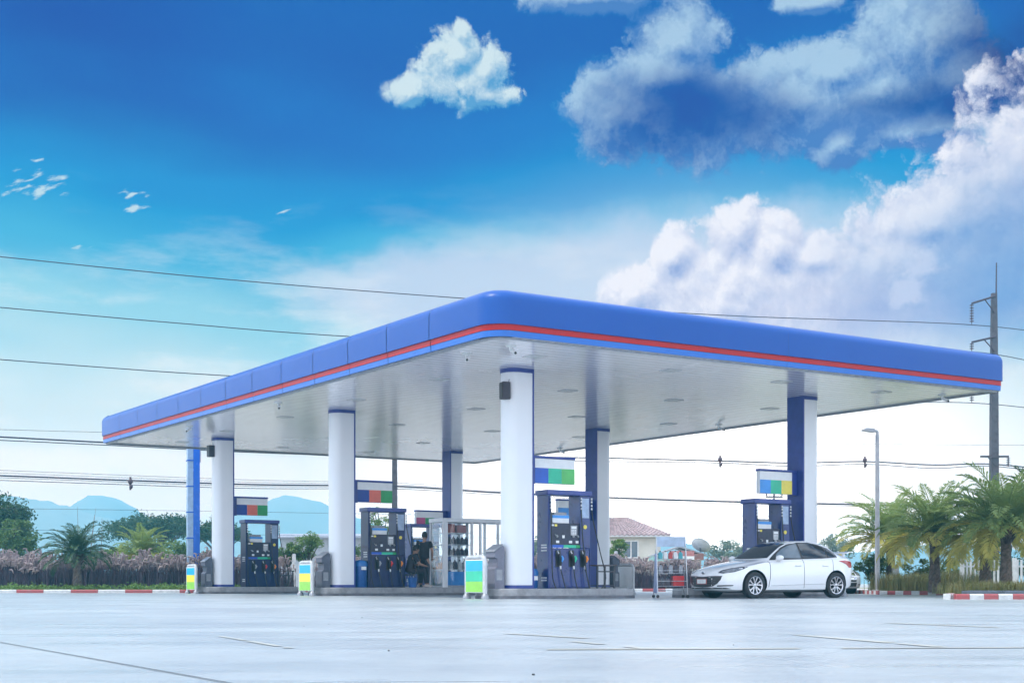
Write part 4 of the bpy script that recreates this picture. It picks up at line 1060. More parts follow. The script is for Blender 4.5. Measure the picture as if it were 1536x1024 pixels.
mb.cyl((.62, -.23, zpx(687, 70)+.1), (.62, -.23, zpx(700, 70)), .03, .03, 6); mb.build('insulator', INS, pole)
# plainer poles farther off
def farpole(px, pyt, Y, label, w_=.16, arm=None):
    x = at(px, 0, Y).x; o = thing('utility_pole', label, 'utility pole', (x, Y, 0)); z = zpx(pyt, Y)
    mb = MB(); mb.loft([[(-a, -a, zz), (a, -a, zz), (a, a, zz), (-a, a, zz)] for zz, a in ((-.1, w_*1.2), (z, w_*.8))]); mb.build('shaft', PC, o, smooth=0)
    if arm:
        mb = MB(); mb.box(-arm, arm, -w_-.07, -w_, z-.35, z-.25); mb.build('cross_arm', PD, o, smooth=0)
        mb = MB()
        for k in (-.9, 0, .9): mb.lathe([(.0, z-.24), (.06, z-.22), (.05, z-.05), (0, z-.02)], 8, 0, (k*arm, -w_-.035, 0))
        mb.build('insulator', INS, o)
farpole(592, 640, 74, 'plain grey utility pole behind the pump left of the people', .14)
farpole(1161, 738, 92, 'distant small pole with a cross arm seen over the half hidden pump', .06, .55)

WIRE = M('wire_dark', (.03, .035, .06), .5)
def ydep(px): return 55+(70-55)*px/1491
def wire(name, pts, label, r=.022, dy=0, group=None):
    # pts are heights at picture columns: turned into a real sagging cable along the roadside
    q = spline([at(px, py, ydep(px)+dy) for px, py in pts], 10)
    mb = MB(); mb.tube(q, r, 6); o = mb.build(name, WIRE, None)
    return tag(o, label, 'cable', group)
G = 'bare conductors of the tall pole'
wire('power_line', [(-120, 373), (0, 385), (340, 419), (690, 447), (1088, 473), (1456, 487), (1620, 508)], 'topmost thin power line crossing the sky above the canopy', .02, 0, G)
wire('power_line', [(-120, 450), (0, 461), (260, 484), (515, 504), (900, 522), (1200, 528), (1456, 527), (1620, 560)], 'second power line from the top, meeting the canopy left edge halfway up', .02, 0, G)
wire('power_line', [(-120, 529), (0, 539), (170, 552), (335, 563), (800, 590), (1200, 604), (1456, 604), (1620, 622)], 'third power line from the top, meeting the canopy near its far left end', .02, 0, G)
G = 'low roadside cables'
wire('cable', [(-120, 642), (0, 644), (160, 648), (600, 656), (1100, 664), (1620, 668)], 'thin pale single cable just above the thick pair at left', .009, 2, G)
wire('cable', [(-120, 649), (0, 655), (152, 663), (420, 676), (745, 684), (920, 687), (1080, 691), (1190, 694), (1297, 692), (1400, 697), (1490, 696), (1620, 710)], 'upper thick cable of the pair passing behind the columns', .034, 1.0, G)
wire('cable', [(-120, 655), (0, 660), (152, 667), (420, 680), (745, 689), (920, 692), (1080, 694), (1190, 699), (1297, 696), (1400, 702), (1490, 699), (1620, 715)], 'lower thinner cable of the pair passing behind the columns', .02, 1.0, G)
rr = random.Random(2)
for i, (d, r_, lab) in enumerate(((-8, .009, 'uppermost thin line of the low cable bundle'), (-4, .009, 'second thin line of the low cable bundle'), (0, .036, 'thick dark main cable of the low cable bundle'), (3, .012, 'thin line just under the thick main cable'), (7, .016, 'lowest line of the low cable bundle'))):
    wire('cable', [(-120, 709+d), (0, 713+d), (300, 724+d*.9), (420, 727+d*.8), (598, 729+d*.6), (745, 738+d*.5), (920, 746+d*.5), (1100, 752+d*.4), (1316, 757+d*.4), (1440, 761+d*.4), (1620, 768+d*.4)], lab, r_, 3+.2*i, G)
for i, (a, b, lab) in enumerate(((762, 766, 'faint low wire above the left trees'), (793, 800, 'faint lowest wire crossing the left tree crowns'))):
    wire('cable', [(-120, a-2), (0, a), (300, b), (700, b+6), (1200, b+8), (1620, b+12)], lab, .008, 6+i, G)
def clamp(px, py, label, dy=1.0):
    Y = ydep(px)+dy; c = at(px, py, Y); mb = MB()
    mb.tube([(c.x, Y-.04, c.z-.3), (c.x, Y-.04, c.z+.25)], .045, 6); mb.ellip((c.x, Y-.04, c.z+.06), (.11, .09, .13), 8, 6); mb.ellip((c.x+.03, Y-.04, c.z-.16), (.08, .09, .09), 8, 6)
    return tag(mb.build('cable_clamp', INS, None), label, 'clamp', 'clamps on the low cables')
clamp(1080, 691, 'small cable clamp above the gap between rack and sedan'); clamp(1297, 692, 'small cable clamp just left of the street lamp'); clamp(196, 724, 'cluster clamp on the low bundle left of the pylon', 3)

# street lamp
Y = 48; x = at(1316, 0, Y).x
o = thing('street_lamp', 'slim grey street lamp with a flat tilted head, standing before the palms', 'street lamp', (x, Y, .1))
zt = zpx(652, Y)
mb = MB(); mb.cyl((0, 0, 0), (0, 0, zt-.1), .085, .065, 14); mb.lathe([(.2, 0), (.2, .03), (.1, .05)], 14); mb.build('pole', M('lamp_pole_grey', (.36, .36, .38), .4, metal=.2), o)
mb = MB(); mb.tube(spline([(0, 0, zt-.1), (0, 0, zt), (-.1, 0, zt+.05), (-.2, 0, zt+.08)], 4), .05, 8); mb.build('arm', M('lamp_pole_grey', (.36, .36, .38)), o)
mb = MB(); mb.prism_xz([(-.12, .0), (-.5, .06), (-.52, .09), (-.4, .14), (-.12, .13)], -.13, .13); mb.xf(Matrix.Translation((0, 0, zt-.02))); h = mb.build('lamp_head', GREYM, o, smooth=0)
mb = MB(); mb.add([(-.2, -.1, zt-.005), (-.46, -.1, zt+.036), (-.46, .1, zt+.036), (-.2, .1, zt-.005)], [(0, 1, 2, 3)]); mb.build('lens', M('diffuser_glass', (.5, .52, .55)), h, smooth=0)

# ------------------------------------------------------------ fences
PF = M('picket_white', (.66, .67, .69), .5, var=.1, scale=5)
def picket(px0, px1, Y, zt, label):
    a, b = at(px0, 0, Y).x, at(px1, 0, Y).x
    o = thing('picket_fence', label, 'fence', (a, Y, .1)); n = int((b-a)/.13)
    mb = MB()
    for i in range(n): mb.box(i*.13, i*.13+.07, -.012, .012, .04, zt-.1)
    mb.build('pickets', PF, o, smooth=0)
    mb = MB()
    for z in (.25, zt-.35): mb.box(0, b-a, .0125, .05, z, z+.06)
    mb.build('rail', PF, o, smooth=0)
    for k in range(3): mb = MB(); x = (b-a)*k/2; mb.box(x-.06, x+.06, -.07, .05 if k else .06, 0, zt-.04); mb.build('post', PF, o, smooth=0)
picket(1443, 1600, 47.5, zpx(839, 47.5), 'white picket fence behind the palm trunks at right')
FP = M('fence_post_white', (.58, .58, .6), .7, var=.2, scale=3)
for i, (px, pyt, Y, lab) in enumerate(((1, 829, 61.5, 'white concrete fence post cut by the left edge'), (93, 832, 61.5, 'white concrete fence post in the grasses left of the first palm'), (183, 830, 61.5, 'white concrete fence post in the grasses between the two small palms'),
        (272, 831, 61.5, 'white concrete fence post just left of the pylon'), (338, 830, 61.5, 'white concrete fence post between column and farthest left pump'), (441, 830, 68, 'white concrete fence post right of the farthest left pump'), (924, 826, 68, 'thin white post in front of the house shrub'), (1343, 846, 49.5, 'short broad white post beside the street lamp'))):
    x = at(px, 0, Y).x; z = zpx(pyt, Y); w_ = .08 if px < 1300 else .1
    mb = MB(); mb.loft([[(-a, -w_, zz), (a, -w_, zz), (a, w_, zz), (-a, w_, zz)] for zz, a in ((-.1, w_), (z-.04, w_), (z, w_*.6))]); q = mb.build('fence_post', FP, None, smooth=0); q.location = (x, Y, 0); tag(q, lab, 'post', 'white posts around the forecourt')

# ------------------------------------------------------------ house with tiled roof
HW = M('house_cream_wall', (.62, .58, .50), .8, var=.08, scale=1); RT = M('roof_tile_clay', (.34, .25, .25), .6, var=.2, scale=3); WG = M('window_dark_glass', (.10, .13, .16), .1)
hx, hy = 6.9, 97
o = thing('house', 'cream house with clay tiled hip roof beyond the nearest island', 'house', (hx, hy, 0))
ze, zr = zpx(803, 95), zpx(776, 97); hw, hd = 2.9, 3.2
mb = MB(); mb.box(-hw, hw, -hd, hd, -.05, ze-.08); mb.build('wall', HW, o, smooth=0)
# roof: hip with rows of tiles
ew, ed, rx_ = hw+.6, hd+.6, .9
mb = MB(); nrow = 14
def rowpt(k): t = k/nrow; return (ew+(rx_-ew)*t, ed*(1-t)+.02*t, ze+(zr-ze)*t)
for k in range(nrow):
    x0, y0, z0 = rowpt(k); x1, y1, z1 = rowpt(k+1); st = .05
    ring = [(x0, -y0), (x0, y0), (-x0, y0), (-x0, -y0)]; rin = [(x1, -y1), (x1, y1), (-x1, y1), (-x1, -y1)]
    for i in range(4):
        a, b = Vector(ring[i]), Vector(ring[(i+1) % 4]); c, d = Vector(rin[i]), Vector(rin[(i+1) % 4]); n = 22
        pts0 = []; pts1 = []
        for j in range(n*2+1):
            t = j/(n*2); w_ = .035*math.cos(j*math.pi); q = a.lerp(b, t); pts0.append((q.x, q.y, z0+st+w_)); q = c.lerp(d, t); pts1.append((q.x, q.y, z1+w_))
        mb.loft([pts0, pts1], 0, caps=False, closed=False)
        mb.loft([[(p_[0], p_[1], p_[2]-st-.04) for p_ in pts0], pts0], 0, caps=False, closed=False)
mb.build('roof', RT, o, smooth=0)
mb = MB(); mb.box(-ew+.02, ew-.02, -ed+.02, ed-.02, ze-.12, ze-.02); mb.build('eave', M('eave_white', (.7, .68, .66), .6), o, smooth=0)
s95 = 95/FPX
for (px, py0, py1, w_) in ((946, 812, 835, 19), (905, 812, 835, 18)):
    xc = (px-768)*94/FPX-hx; za, zb = zpx(py1, 94), zpx(py0, 94); wv = w_*s95/2
    mb = MB()
    for a in ((-wv-.08, -wv, za-.08, zb+.08), (wv, wv+.08, za-.08, zb+.08), (-wv, wv, zb, zb+.08), (-wv, wv, za-.08, za), (-.04, .04, za, zb)): mb.box(xc+a[0], xc+a[1], -hd-.07, -hd+.03, a[2], a[3])
    f = mb.build('window', M('eave_white', (.7, .68, .66)), o, smooth=0)
    mb = MB(); mb.box(xc-wv, xc+wv, -hd-.02, -hd+.02, za, zb); mb.build('pane', WG, f, smooth=0)
mb = MB(); xr = (972-768)*94/FPX-hx; mb.box(xr-1.3, xr, -hd-1.0, -hd-.08, zpx(843, 94), zpx(839, 94)); mb.build('balcony', HW, o, smooth=0)
mb = MB(); mb.box(-hw-.3, hw+.1, -hd-.16, -hd-.01, zpx(846, 94), zpx(842, 94)); mb.build('plinth_course', M('eave_white', (.7, .68, .66)), o, smooth=0)
# shed with banners and a dish
Y = 80; xa, xb = at(985, 0, Y).x, at(1052, 0, Y).x
o = thing('shed', 'small open shed with pale red and white banners behind the rolling rack', 'shed', ((xa+xb)/2, Y, 0)); w2_ = (xb-xa)/2
mb = MB(); mb.box(-w2_, w2_, 0, 2.6, -.05, zpx(834, Y)); mb.build('wall', M('shed_wall', (.55, .5, .46), .8, var=.15), o, smooth=0)
zt = zpx(834, Y)
mb = MB(); mb.loft([[(-w2_-.2, -.4, zt), (0, -.4, zpx(821, Y)), (w2_+.25, -.4, zt+.04), (w2_+.25, -.4, zt+.12), (0, -.4, zpx(821, Y)+.09), (-w2_-.2, -.4, zt+.08)], [(-w2_-.2, 3, zt), (0, 3, zpx(821, Y)), (w2_+.25, 3, zt+.04), (w2_+.25, 3, zt+.12), (0, 3, zpx(821, Y)+.09), (-w2_-.2, 3, zt+.08)]]); mb.build('roof', GREYM, o, smooth=0)
for i, (p0, p1, y0, y1, cm) in enumerate(((1003, 1040, 826, 834, M('banner_pale_red', (.48, .20, .20), .6)), (1003, 1040, 834, 839, SIGNW), (1040, 1054, 830, 840, M('banner_brown', (.25, .13, .12), .6)), (972, 1003, 834, 842, M('banner_pale_teal', (.30, .50, .48), .6)))):  # banner red and teal mixed pale and less saturated
    a, b = at(p0, 0, Y).x-(xa+xb)/2, at(p1, 0, Y).x-(xa+xb)/2
    mb = MB(); mb.box(a+.003, b-.003, -.47-.004*i, -.44-.004*i, zpx(y1, Y)+.002, zpx(y0, Y)); mb.build('banner', cm, o, smooth=0)
o2 = thing('satellite_dish', 'grey satellite dish tilted up on the shed roof', 'dish', (at(1052, 0, Y).x, Y+.5, zt+.1))
mb = MB(); mb.lathe([(.01, .0), (.25, .03), (.42, .10), (.55, .19), (.56, .17), (.43, .07), (.25, .0), (.01, -.03)], 24)
mb.xf(Matrix.Translation((0, 0, .42)) @ Matrix.Rotation(R(28), 4, 'Y') @ Matrix.Rotation(R(-35), 4, 'X')); mb.build('reflector', M('dish_pale', (.55, .56, .58), .5), o2, smooth=40)
mb = MB(); mb.cyl((0, 0, 0), (0, 0, .42), .035, .03, 8); mb.tube([(0, 0, .42), (.25, -.35, .75)], .015, 6); mb.build('mast', GREYD, o2)
# long low grey roofs far beyond the grass, left of the middle column
Y = 100
o = thing('warehouse', 'long low grey roofed warehouse beyond the shrubs left of the middle front column', 'warehouse', (at(500, 0, Y).x, Y, 0))
mb = MB(); mb.box(-3.4, 3.4, -2, 2, -.05, zpx(808, Y)); mb.build('wall', M('warehouse_wall', (.35, .36, .38), .8), o, smooth=0)
mb = MB(); mb.prism_yz([(-2.4, zpx(808, Y)), (-2.4, zpx(806, Y)), (0, zpx(800, Y)), (2.4, zpx(806, Y)), (2.4, zpx(808, Y))], -3.7, 3.7); mb.build('roof', M('warehouse_roof', (.30, .32, .37), .5, var=.15), o, smooth=0)
# ------------------------------------------------------------ cars
TYRE = M('tyre_rubber', (.018, .018, .02), .7, var=.2, scale=12); RIM = M('alloy_rim', (.50, .50, .53), .25, metal=.85, var=.05); RIMD = M('rim_dark', (.03, .03, .035), .4, metal=.5)
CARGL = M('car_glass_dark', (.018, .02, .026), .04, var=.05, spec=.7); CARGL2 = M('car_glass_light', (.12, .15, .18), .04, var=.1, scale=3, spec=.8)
CTRIM = M('car_black_trim', (.02, .018, .02), .35); HEADL = M('headlight_lens', (.45, .47, .5), .06, metal=.5, var=.3, scale=14, coat=.6); HEADD = M('headlight_bezel', (.06, .06, .07), .2)
TAIL = M('tail_light_red', (.42, .02, .03), .1, coat=.5); CHROME = M('chrome_trim', (.7, .7, .72), .12, metal=1, var=.03)
PLATE = M('plate_white', (.7, .7, .68), .4); PLATER = M('plate_frame_red', (.40, .12, .10), .5)
def car(name, label, loc, rz, paintcol, suv=False, zs=1.0, ys=1.0):
    root = thing(name, label, 'car', loc, rz)
    PAINT = M('car_paint_'+('silver' if suv else 'white'), paintcol, .22, var=.02, coat=1.0, scale=.5)
    T = [(-2.27, .56), (-2.2, .66), (-2.1, .71), (-1.9, .765), (-1.5, .85), (-1.05, .925), (-.92, .95), (-.6, 1.13), (-.25, 1.315), (0, 1.395), (.3, 1.435), (.6, 1.44), (.95, 1.405), (1.3, 1.32), (1.6, 1.21), (1.85, 1.115), (2.0, 1.09), (2.15, 1.075), (2.24, 1.03), (2.29, .95)]
    Sh = [(-2.27, .50), (-2.2, .58), (-2.0, .655), (-1.5, .775), (-.95, .87), (0, .91), (1.0, .955), (1.6, .985), (2.0, .975), (2.29, .90)]
    Wd = [(-2.27, .40), (-2.22, .54), (-2.12, .67), (-1.95, .765), (-1.7, .825), (-1.3, .862), (-.5, .872), (.5, .875), (1.2, .872), (1.6, .85), (1.95, .79), (2.15, .72), (2.25, .64), (2.29, .55)]
    Rf = [(-2.27, .26), (-2.1, .46), (-1.6, .60), (-1.0, .64), (-.9, .66), (-.5, .61), (0, .555), (.6, .545), (1.1, .53), (1.6, .53), (1.85, .56), (2.1, .54), (2.29, .42)]
    Dp = [(-2.27, .03), (-1.5, .05), (-.95, .045), (-.5, .055), (0, .06), (.6, .06), (1.2, .06), (1.7, .055), (2.0, .04), (2.29, .03)]
    Zb = [(-2.27, .25), (-2.1, .19), (-1.8, .165), (0, .17), (1.7, .19), (2.1, .25), (2.29, .34)]
    xs = [-2.285]+[-2.27+i*(4.56/84) for i in range(85)]+[2.305]
    rings = []
    for x in xs:
        e = 1 if -2.271 < x < 2.291 else .9
        X = min(max(x, -2.27), 2.29)
        W, s_, t, r_, zb = itps(X, Wd)*e, itps(X, Sh), itps(X, T), itps(X, Rf)*e, itps(X, Zb)
        E_ = max(t-itps(X, Dp), s_+.01); s_ = min(s_, E_-.008)
        if e < 1: m_ = (zb+t)/2; zb, s_, E_, t = [m_+(q-m_)*.88 for q in (zb, s_, E_, t)]
        h = s_-zb
        half = [(0, zb), (.8*W, zb), (.95*W, zb+.04), (.985*W, zb+.12), (.99*W, zb+.2*h+.06), (1.0*W, zb+.45*h), (1.0*W, zb+.66*h), (.985*W, zb+.86*h), (.965*W, zb+.95*h), (.935*W, s_)]
        bx_ = .905*W
        for k in (.06, .3, .6, .85, 1.0):
            half.append((bx_+(r_-bx_)*k+.018*math.sin(math.pi*k), s_+.004+(E_-s_-.004)*k))
        half += [(r_*.92, E_+.42*(t-E_)), (r_*.75, E_+.75*(t-E_)), (r_*.45, E_+.94*(t-E_)), (0, t)]
        xa = x if x < 1.3 else 1.3+(x-1.3)*.77
        ring = [(xa, -y*ys, z*zs) for y, z in half]+[(xa, y*ys, z*zs) for y, z in reversed(half[1:-1])]
        rings.append(ring)
    mb = MB(); mb.loft(rings)
    me = bpy.data.meshes.new('tmp'); me.from_pydata(mb.v, [], mb.f)
    bmm = bmesh.new(); bmm.from_mesh(me); bmesh.ops.recalc_face_normals(bmm, faces=bmm.faces); bvh = BVHTree.FromBMesh(bmm); bmm.to_mesh(me); bmm.free()
    tmp = bpy.data.objects.new('tmp', me); COL.objects.link(tmp)
    WX = (-1.345, 1.31); WR = .318
    cm_ = MB()
    for x in WX:
        for sg in (-1, 1):
            i0 = len(cm_.v); cm_.lathe([(0, .54*sg*ys), (.372, .54*sg*ys), (.372, 1.1*sg*ys), (0, 1.1*sg*ys)], 40, 0, (x, 0, .325), 'Y')
    cme = bpy.data.meshes.new('cut'); cme.from_pydata(cm_.v, [], cm_.f)
    b2 = bmesh.new(); b2.from_mesh(cme); bmesh.ops.remove_doubles(b2, verts=b2.verts, dist=1e-5); bmesh.ops.recalc_face_normals(b2, faces=b2.faces); b2.to_mesh(cme); b2.free()
    cut = bpy.data.objects.new('cut', cme); COL.objects.link(cut)
    me.materials.append(PAINT); cme.materials.append(CTRIM); me.materials.append(CTRIM)
    md = tmp.modifiers.new('b', 'BOOLEAN'); md.operation = 'DIFFERENCE'; md.object = cut; md.solver = 'EXACT'; md.material_mode = 'TRANSFER'
    dg = bpy.context.evaluated_depsgraph_get(); bme = bpy.data.meshes.new_from_object(tmp.evaluated_get(dg)); bme.name = 'body'
    bpy.data.objects.remove(tmp); bpy.data.objects.remove(cut)
    bme.shade_smooth(); bme.set_sharp_from_angle(angle=R(40))
    body = bpy.data.objects.new('body', bme); COL.objects.link(body); body.parent = root
    # decal panels: outlines projected on the body and given a few mm of thickness
    def decal(pname, poly, org, ax, ay, d, mat, lift=.004, parent=root, step=.05, thick=.012):
        ax, ay, d, org = Vector(ax).normalized(), Vector(ay).normalized(), Vector(d).normalized(), Vector(org)
        P = [Vector(p) for p in poly]; Q = []
        for a, b in zip(P, P[1:]+P[:1]):
            n = max(1, int((b-a).length/step)); Q += [a.lerp(b, i/n) for i in range(n)]
        nb = len(Q)
        x0, x1 = min(p.x for p in Q), max(p.x for p in Q); y0, y1 = min(p.y for p in Q), max(p.y for p in Q)
        def inside(p):
            c = False
            for a, b in zip(Q, Q[1:]+Q[:1]):
                if (a.y > p.y) != (b.y > p.y) and p.x < (b.x-a.x)*(p.y-a.y)/(b.y-a.y)+a.x: c = not c
            return c
        pts = list(Q); yy = y0+step*.5
        while yy < y1:
            xx = x0+step*.5
            while xx < x1:
                p = Vector((xx, yy))
                if inside(p) and min((p-q).length for q in Q) > step*.45: pts.append(p)
                xx += step
            yy += step
        vo, _, fo, *_r = delaunay_2d_cdt(pts, [], [list(range(nb))], 1, 1e-6)
        top = []; low = []
        for p in vo:
            o_ = org+ax*p.x+ay*p.y; hit, nrm, *_q = bvh.ray_cast(o_, d)
            if hit is None:
                hit, nrm, *_q = bvh.find_nearest(o_+d*1.5)
            if nrm.dot(d) > 0: nrm = -nrm
            top.append(hit+nrm*lift); low.append(hit-nrm*thick)
        n = len(top); fs = [tuple(f) for f in fo]+[tuple(n+i for i in reversed(f)) for f in fo]
        cnt = {}
        for f in fo:
            for a, b in zip(f, list(f[1:])+[f[0]]): cnt[(a, b)] = 1
        for (a, b) in cnt:
            if (b, a) not in cnt: fs.append((b, a, n+a, n+b))
        m_ = MB(); m_.add(top+low, fs); return m_.build(pname, mat, parent, smooth=40)
    Z = zs
    sp = lambda L_: [(x, z*Z) for x, z in L_]
    for sg in (-1, 1):
        org, ax, ay, d = (0, 3*sg, 0), (1, 0, 0), (0, 0, 1), (0, -sg, 0)
        decal('window_trim', sp([(-.80, .93), (-.60, 1.065), (-.3, 1.245), (-.08, 1.325), (.25, 1.375), (.6, 1.38), (.95, 1.335), (1.25, 1.245), (1.43, 1.13), (1.43, 1.02), (.9, .985), (0, .955)]), org, ax, ay, d, CTRIM, .007, step=.03)
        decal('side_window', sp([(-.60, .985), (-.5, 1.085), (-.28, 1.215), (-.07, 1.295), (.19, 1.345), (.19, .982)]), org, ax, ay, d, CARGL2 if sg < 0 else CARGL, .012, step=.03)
        decal('side_window', sp([(.25, .985), (.25, 1.35), (.6, 1.355), (.9, 1.315), (1.08, 1.265), (1.08, 1.01)]), org, ax, ay, d, CARGL, .012, step=.03)
        decal('quarter_window', sp([(1.12, 1.012), (1.12, 1.25), (1.26, 1.2), (1.4, 1.115), (1.4, 1.035)]), org, ax, ay, d, CARGL, .012, step=.03)
        # door gaps
        for gap in ([(-.93, .28), (-.915, .28), (-.875, .5), (-.86, .9), (-.875, .9), (-.89, .5)], [(.215, .25), (.225, .25), (.227, .95), (.217, .95)], [(1.0, .42), (1.01, .42), (1.19, .68), (1.2, .97), (1.19, .97), (1.18, .68)]):
            decal('door_gap', sp(gap), org, ax, ay, d, CTRIM, .004, step=.03)
        decal('sill_line', sp([(-.85, .30), (.95, .345), (.95, .36), (-.85, .315)]), org, ax, ay, d, M('sill_grey', (.45, .45, .46), .4), .004, step=.1)
        for hx_ in (.02, .92):
            hit, nrm, *_q = bvh.ray_cast(Vector((hx_, 3*sg, .80*Z)), Vector((0, -sg, 0)))
            m_ = MB(); m_.tube([(hx_-.1, hit.y-sg*.01, .8*Z), (hx_-.07, hit.y+sg*.022, .803*Z), (hx_+.08, hit.y+sg*.022, .808*Z), (hx_+.11, hit.y-sg*.01, .808*Z)], .016, 8); m_.build('door_handle', PAINT, root)
        hit, nrm, *_q = bvh.ray_cast(Vector((-.62, 3*sg, .93*Z)), Vector((0, -sg, 0)))
        m_ = MB(); m_.ellip((-.60, hit.y+sg*.13, .985*Z), (.085, .115, .072), 16, 10); m_.tube([(-.6, hit.y-sg*.02, .93*Z), (-.6, hit.y+sg*.06, .95*Z)], .03, 8); mi_ = m_.build('mirror', PAINT, root)
        m_ = MB(); m_.ellip((-.555, hit.y+sg*.13, .985*Z), (.045, .1, .06), 14, 8); m_.build('mirror_glass', CTRIM, mi_)
        # lamps
        dd = Vector((1, -sg*.95, 0)).normalized(); aax = Vector((dd.y, -dd.x, 0))*(-sg)   # grows towards the rear
        o3 = Vector((-2.0, .7*sg*ys, 0))-dd*2
        hl = [(-.30, .615), (-.16, .60), (.10, .635), (.30, .705), (.40, .765), (.24, .76), (-.02, .725), (-.22, .675)]
        decal('headlight', sp(hl), o3, aax, (0, 0, 1), dd, HEADD, .005, step=.04)
        decal('headlight_lens', sp([(-.22, .632), (-.12, .622), (.09, .652), (.24, .705), (.16, .725), (-.02, .70), (-.16, .665)]), o3, aax, (0, 0, 1), dd, HEADL, .009, step=.035)
        decal('fog_slot', sp([(-.32, .285), (.06, .30), (.08, .325), (-.30, .32)]), o3, aax, (0, 0, 1), dd, CTRIM, .004, step=.05)
        dr = Vector((-1, -sg*.95, 0)).normalized(); rax = Vector((-dr.y, dr.x, 0))*(-sg); o4 = Vector((1.86, .7*sg*ys, 0))-dr*2
        decal('tail_light', sp([(-.42, .93), (-.22, .945), (.08, .90), (.14, .83), (.05, .76), (-.10, .76), (-.2, .84)]), o4, -rax, (0, 0, 1), dr, TAIL, .006, step=.05)
    of, fx, fy, fd = (-4, 0, 0), (0, 1, 0), (0, 0, 1), (1, 0, 0)
    if not suv:
        gr_ = [(-.60, .535), (-.3, .522), (0, .518), (.3, .522), (.60, .535), (.58, .45), (.50, .36), (.38, .295), (.2, .272), (0, .268), (-.2, .272), (-.38, .295), (-.50, .36), (-.58, .45)]
        g = decal('grille', gr_, of, fx, fy, fd, CTRIM, .004)
        for z in (.33, .385, .44): decal('grille_bar', [(-.44-.1*(z-.33), z), (.44+.1*(z-.33), z), (.44+.1*(z-.33), z+.012), (-.44-.1*(z-.33), z+.012)], of, fx, fy, fd, M('grille_bar_grey', (.07, .06, .065), .3), .008, parent=g)
        decal('grille_rim', [(-.61, .53), (0, .513), (.61, .53), (.61, .546), (0, .529), (-.61, .546)], of, fx, fy, fd, M('grille_rim_dark', (.12, .1, .11), .3), .010, parent=g)
        m_ = MB(); xf_ = -2.315; m_.box(xf_, xf_+.012, -.19, .19, .345, .475, bev=.003); pl = m_.build('plate_frame', PLATER, root, smooth=0)
        m_ = MB(); m_.box(xf_-.006, xf_-.001, -.165, .165, .36, .46); m_.build('number_plate', PLATE, pl, smooth=0)
        m_ = MB(); m_.box(xf_+.012, xf_+.2, -.1, .1, .38, .44); m_.build('plate_bracket', CTRIM, pl, smooth=0)
        m_ = MB(); m_.lathe([(.0, 0), (.045, 0), (.05, .012)], 18, 0, (0, 0, 0), 'X'); m_.xf(Matrix.Translation((-2.268, 0, .605)) @ Matrix.Rotation(R(-35), 4, 'Y') @ Matrix.Diagonal((1, 1.25, .9, 1))); m_.build('badge', CHROME, root)
        decal('lower_lip', [(-.72, .235), (.72, .235), (.66, .262), (-.66, .262)], of, fx, fy, fd, CTRIM, .006)
    else:
        for z0, z1, mt in ((.60, .69, CHROME), (.47, .56, CHROME), (.40, .455, CTRIM), (.24, .37, CTRIM)):
            decal('grille', [(-.42, z0*Z), (.42, z0*Z), (.45, z1*Z), (-.45, z1*Z)], of, fx, fy, fd, mt, .006)
    ow_, wx_, wy_ = (-4, 0, 0), (0, 1, 0), (0, 0, 1)
    decal('windscreen', sp([(-.62, .985), (-.3, .975), (0, .972), (.3, .975), (.62, .985), (.60, 1.06), (.53, 1.25), (.49, 1.345), (.25, 1.365), (0, 1.37), (-.25, 1.365), (-.49, 1.345), (-.53, 1.25), (-.60, 1.06)]), ow_, wx_, wy_, (1, 0, 0), CARGL, .006, step=.07)
    decal('rear_window', sp([(-.48, 1.14), (.48, 1.14), (.46, 1.33), (-.46, 1.33)]), (5, 0, 0), (0, 1, 0), (0, 0, 1), (-1, 0, 0), CARGL, .006, step=.07)
    if not suv:
        m_ = MB(); m_.loft([[(1.93, y, 1.115), (2.03, y, 1.15), (2.11, y, 1.16), (2.10, y, 1.175), (1.99, y, 1.17), (1.92, y, 1.13)] for y in (-.58, -.3, 0, .3, .58)])
        for y in (-.4, .4): m_.box(1.96, 2.01, y-.03, y+.03, 1.05, 1.12)
        m_.build('spoiler', PAINT, root)
    # wheels
    for x in WX:
        for sg in (-1, 1):
            w_ = thing('wheel', '', '', (x, sg*.765*ys, WR)); w_.parent = root; w_.location = (x, sg*.765*ys, WR)
            del w_['label']; del w_['category']
            m_ = MB(); m_.lathe([(.225, -.10*sg), (.245, -.105*sg), (.30, -.10*sg), (.318, -.085*sg), (.318, .085*sg), (.30, .10*sg), (.245, .105*sg), (.225, .10*sg), (.215, .05*sg), (.215, -.08*sg), (.225, -.10*sg)], 40, 0, (0, 0, 0), 'Y'); m_.build('tyre', TYRE, w_)
            m_ = MB(); m_.lathe([(.0, .02*sg), (.213, .02*sg), (.213, -.06*sg), (0, -.06*sg)], 32, 0, (0, 0, 0), 'Y'); m_.build('brake_disc', RIMD, w_)
            m_ = MB(); m_.lathe([(.20, .03*sg), (.20, .088*sg), (.226, .098*sg), (.228, .085*sg), (.214, .03*sg)], 36, 0, (0, 0, 0), 'Y')
            m_.lathe([(0, .085*sg), (.045, .08*sg), (.06, .06*sg), (.06, .03*sg), (0, .03*sg)], 20, 0, (0, 0, 0), 'Y')
            for k in range(10):
                a = 2*math.pi*(k//2)/5+(.17 if k % 2 else -.17)+.3; a2 = 2*math.pi*(k//2)/5+(.30 if k % 2 else -.30)+.3
                m_.loft([[(r_*math.cos(t)+wd*math.sin(t)*e, yy*sg, r_*math.sin(t)-wd*math.cos(t)*e) for e, yy in ((-1, y_-.03), (-1, y_), (1, y_), (1, y_-.03))] for r_, t, wd, y_ in ((.05, a, .016, .075), (.13, (a+a2)/2, .017, .085), (.208, a2, .022, .086))])
            m_.build('rim', RIM, w_, smooth=40)
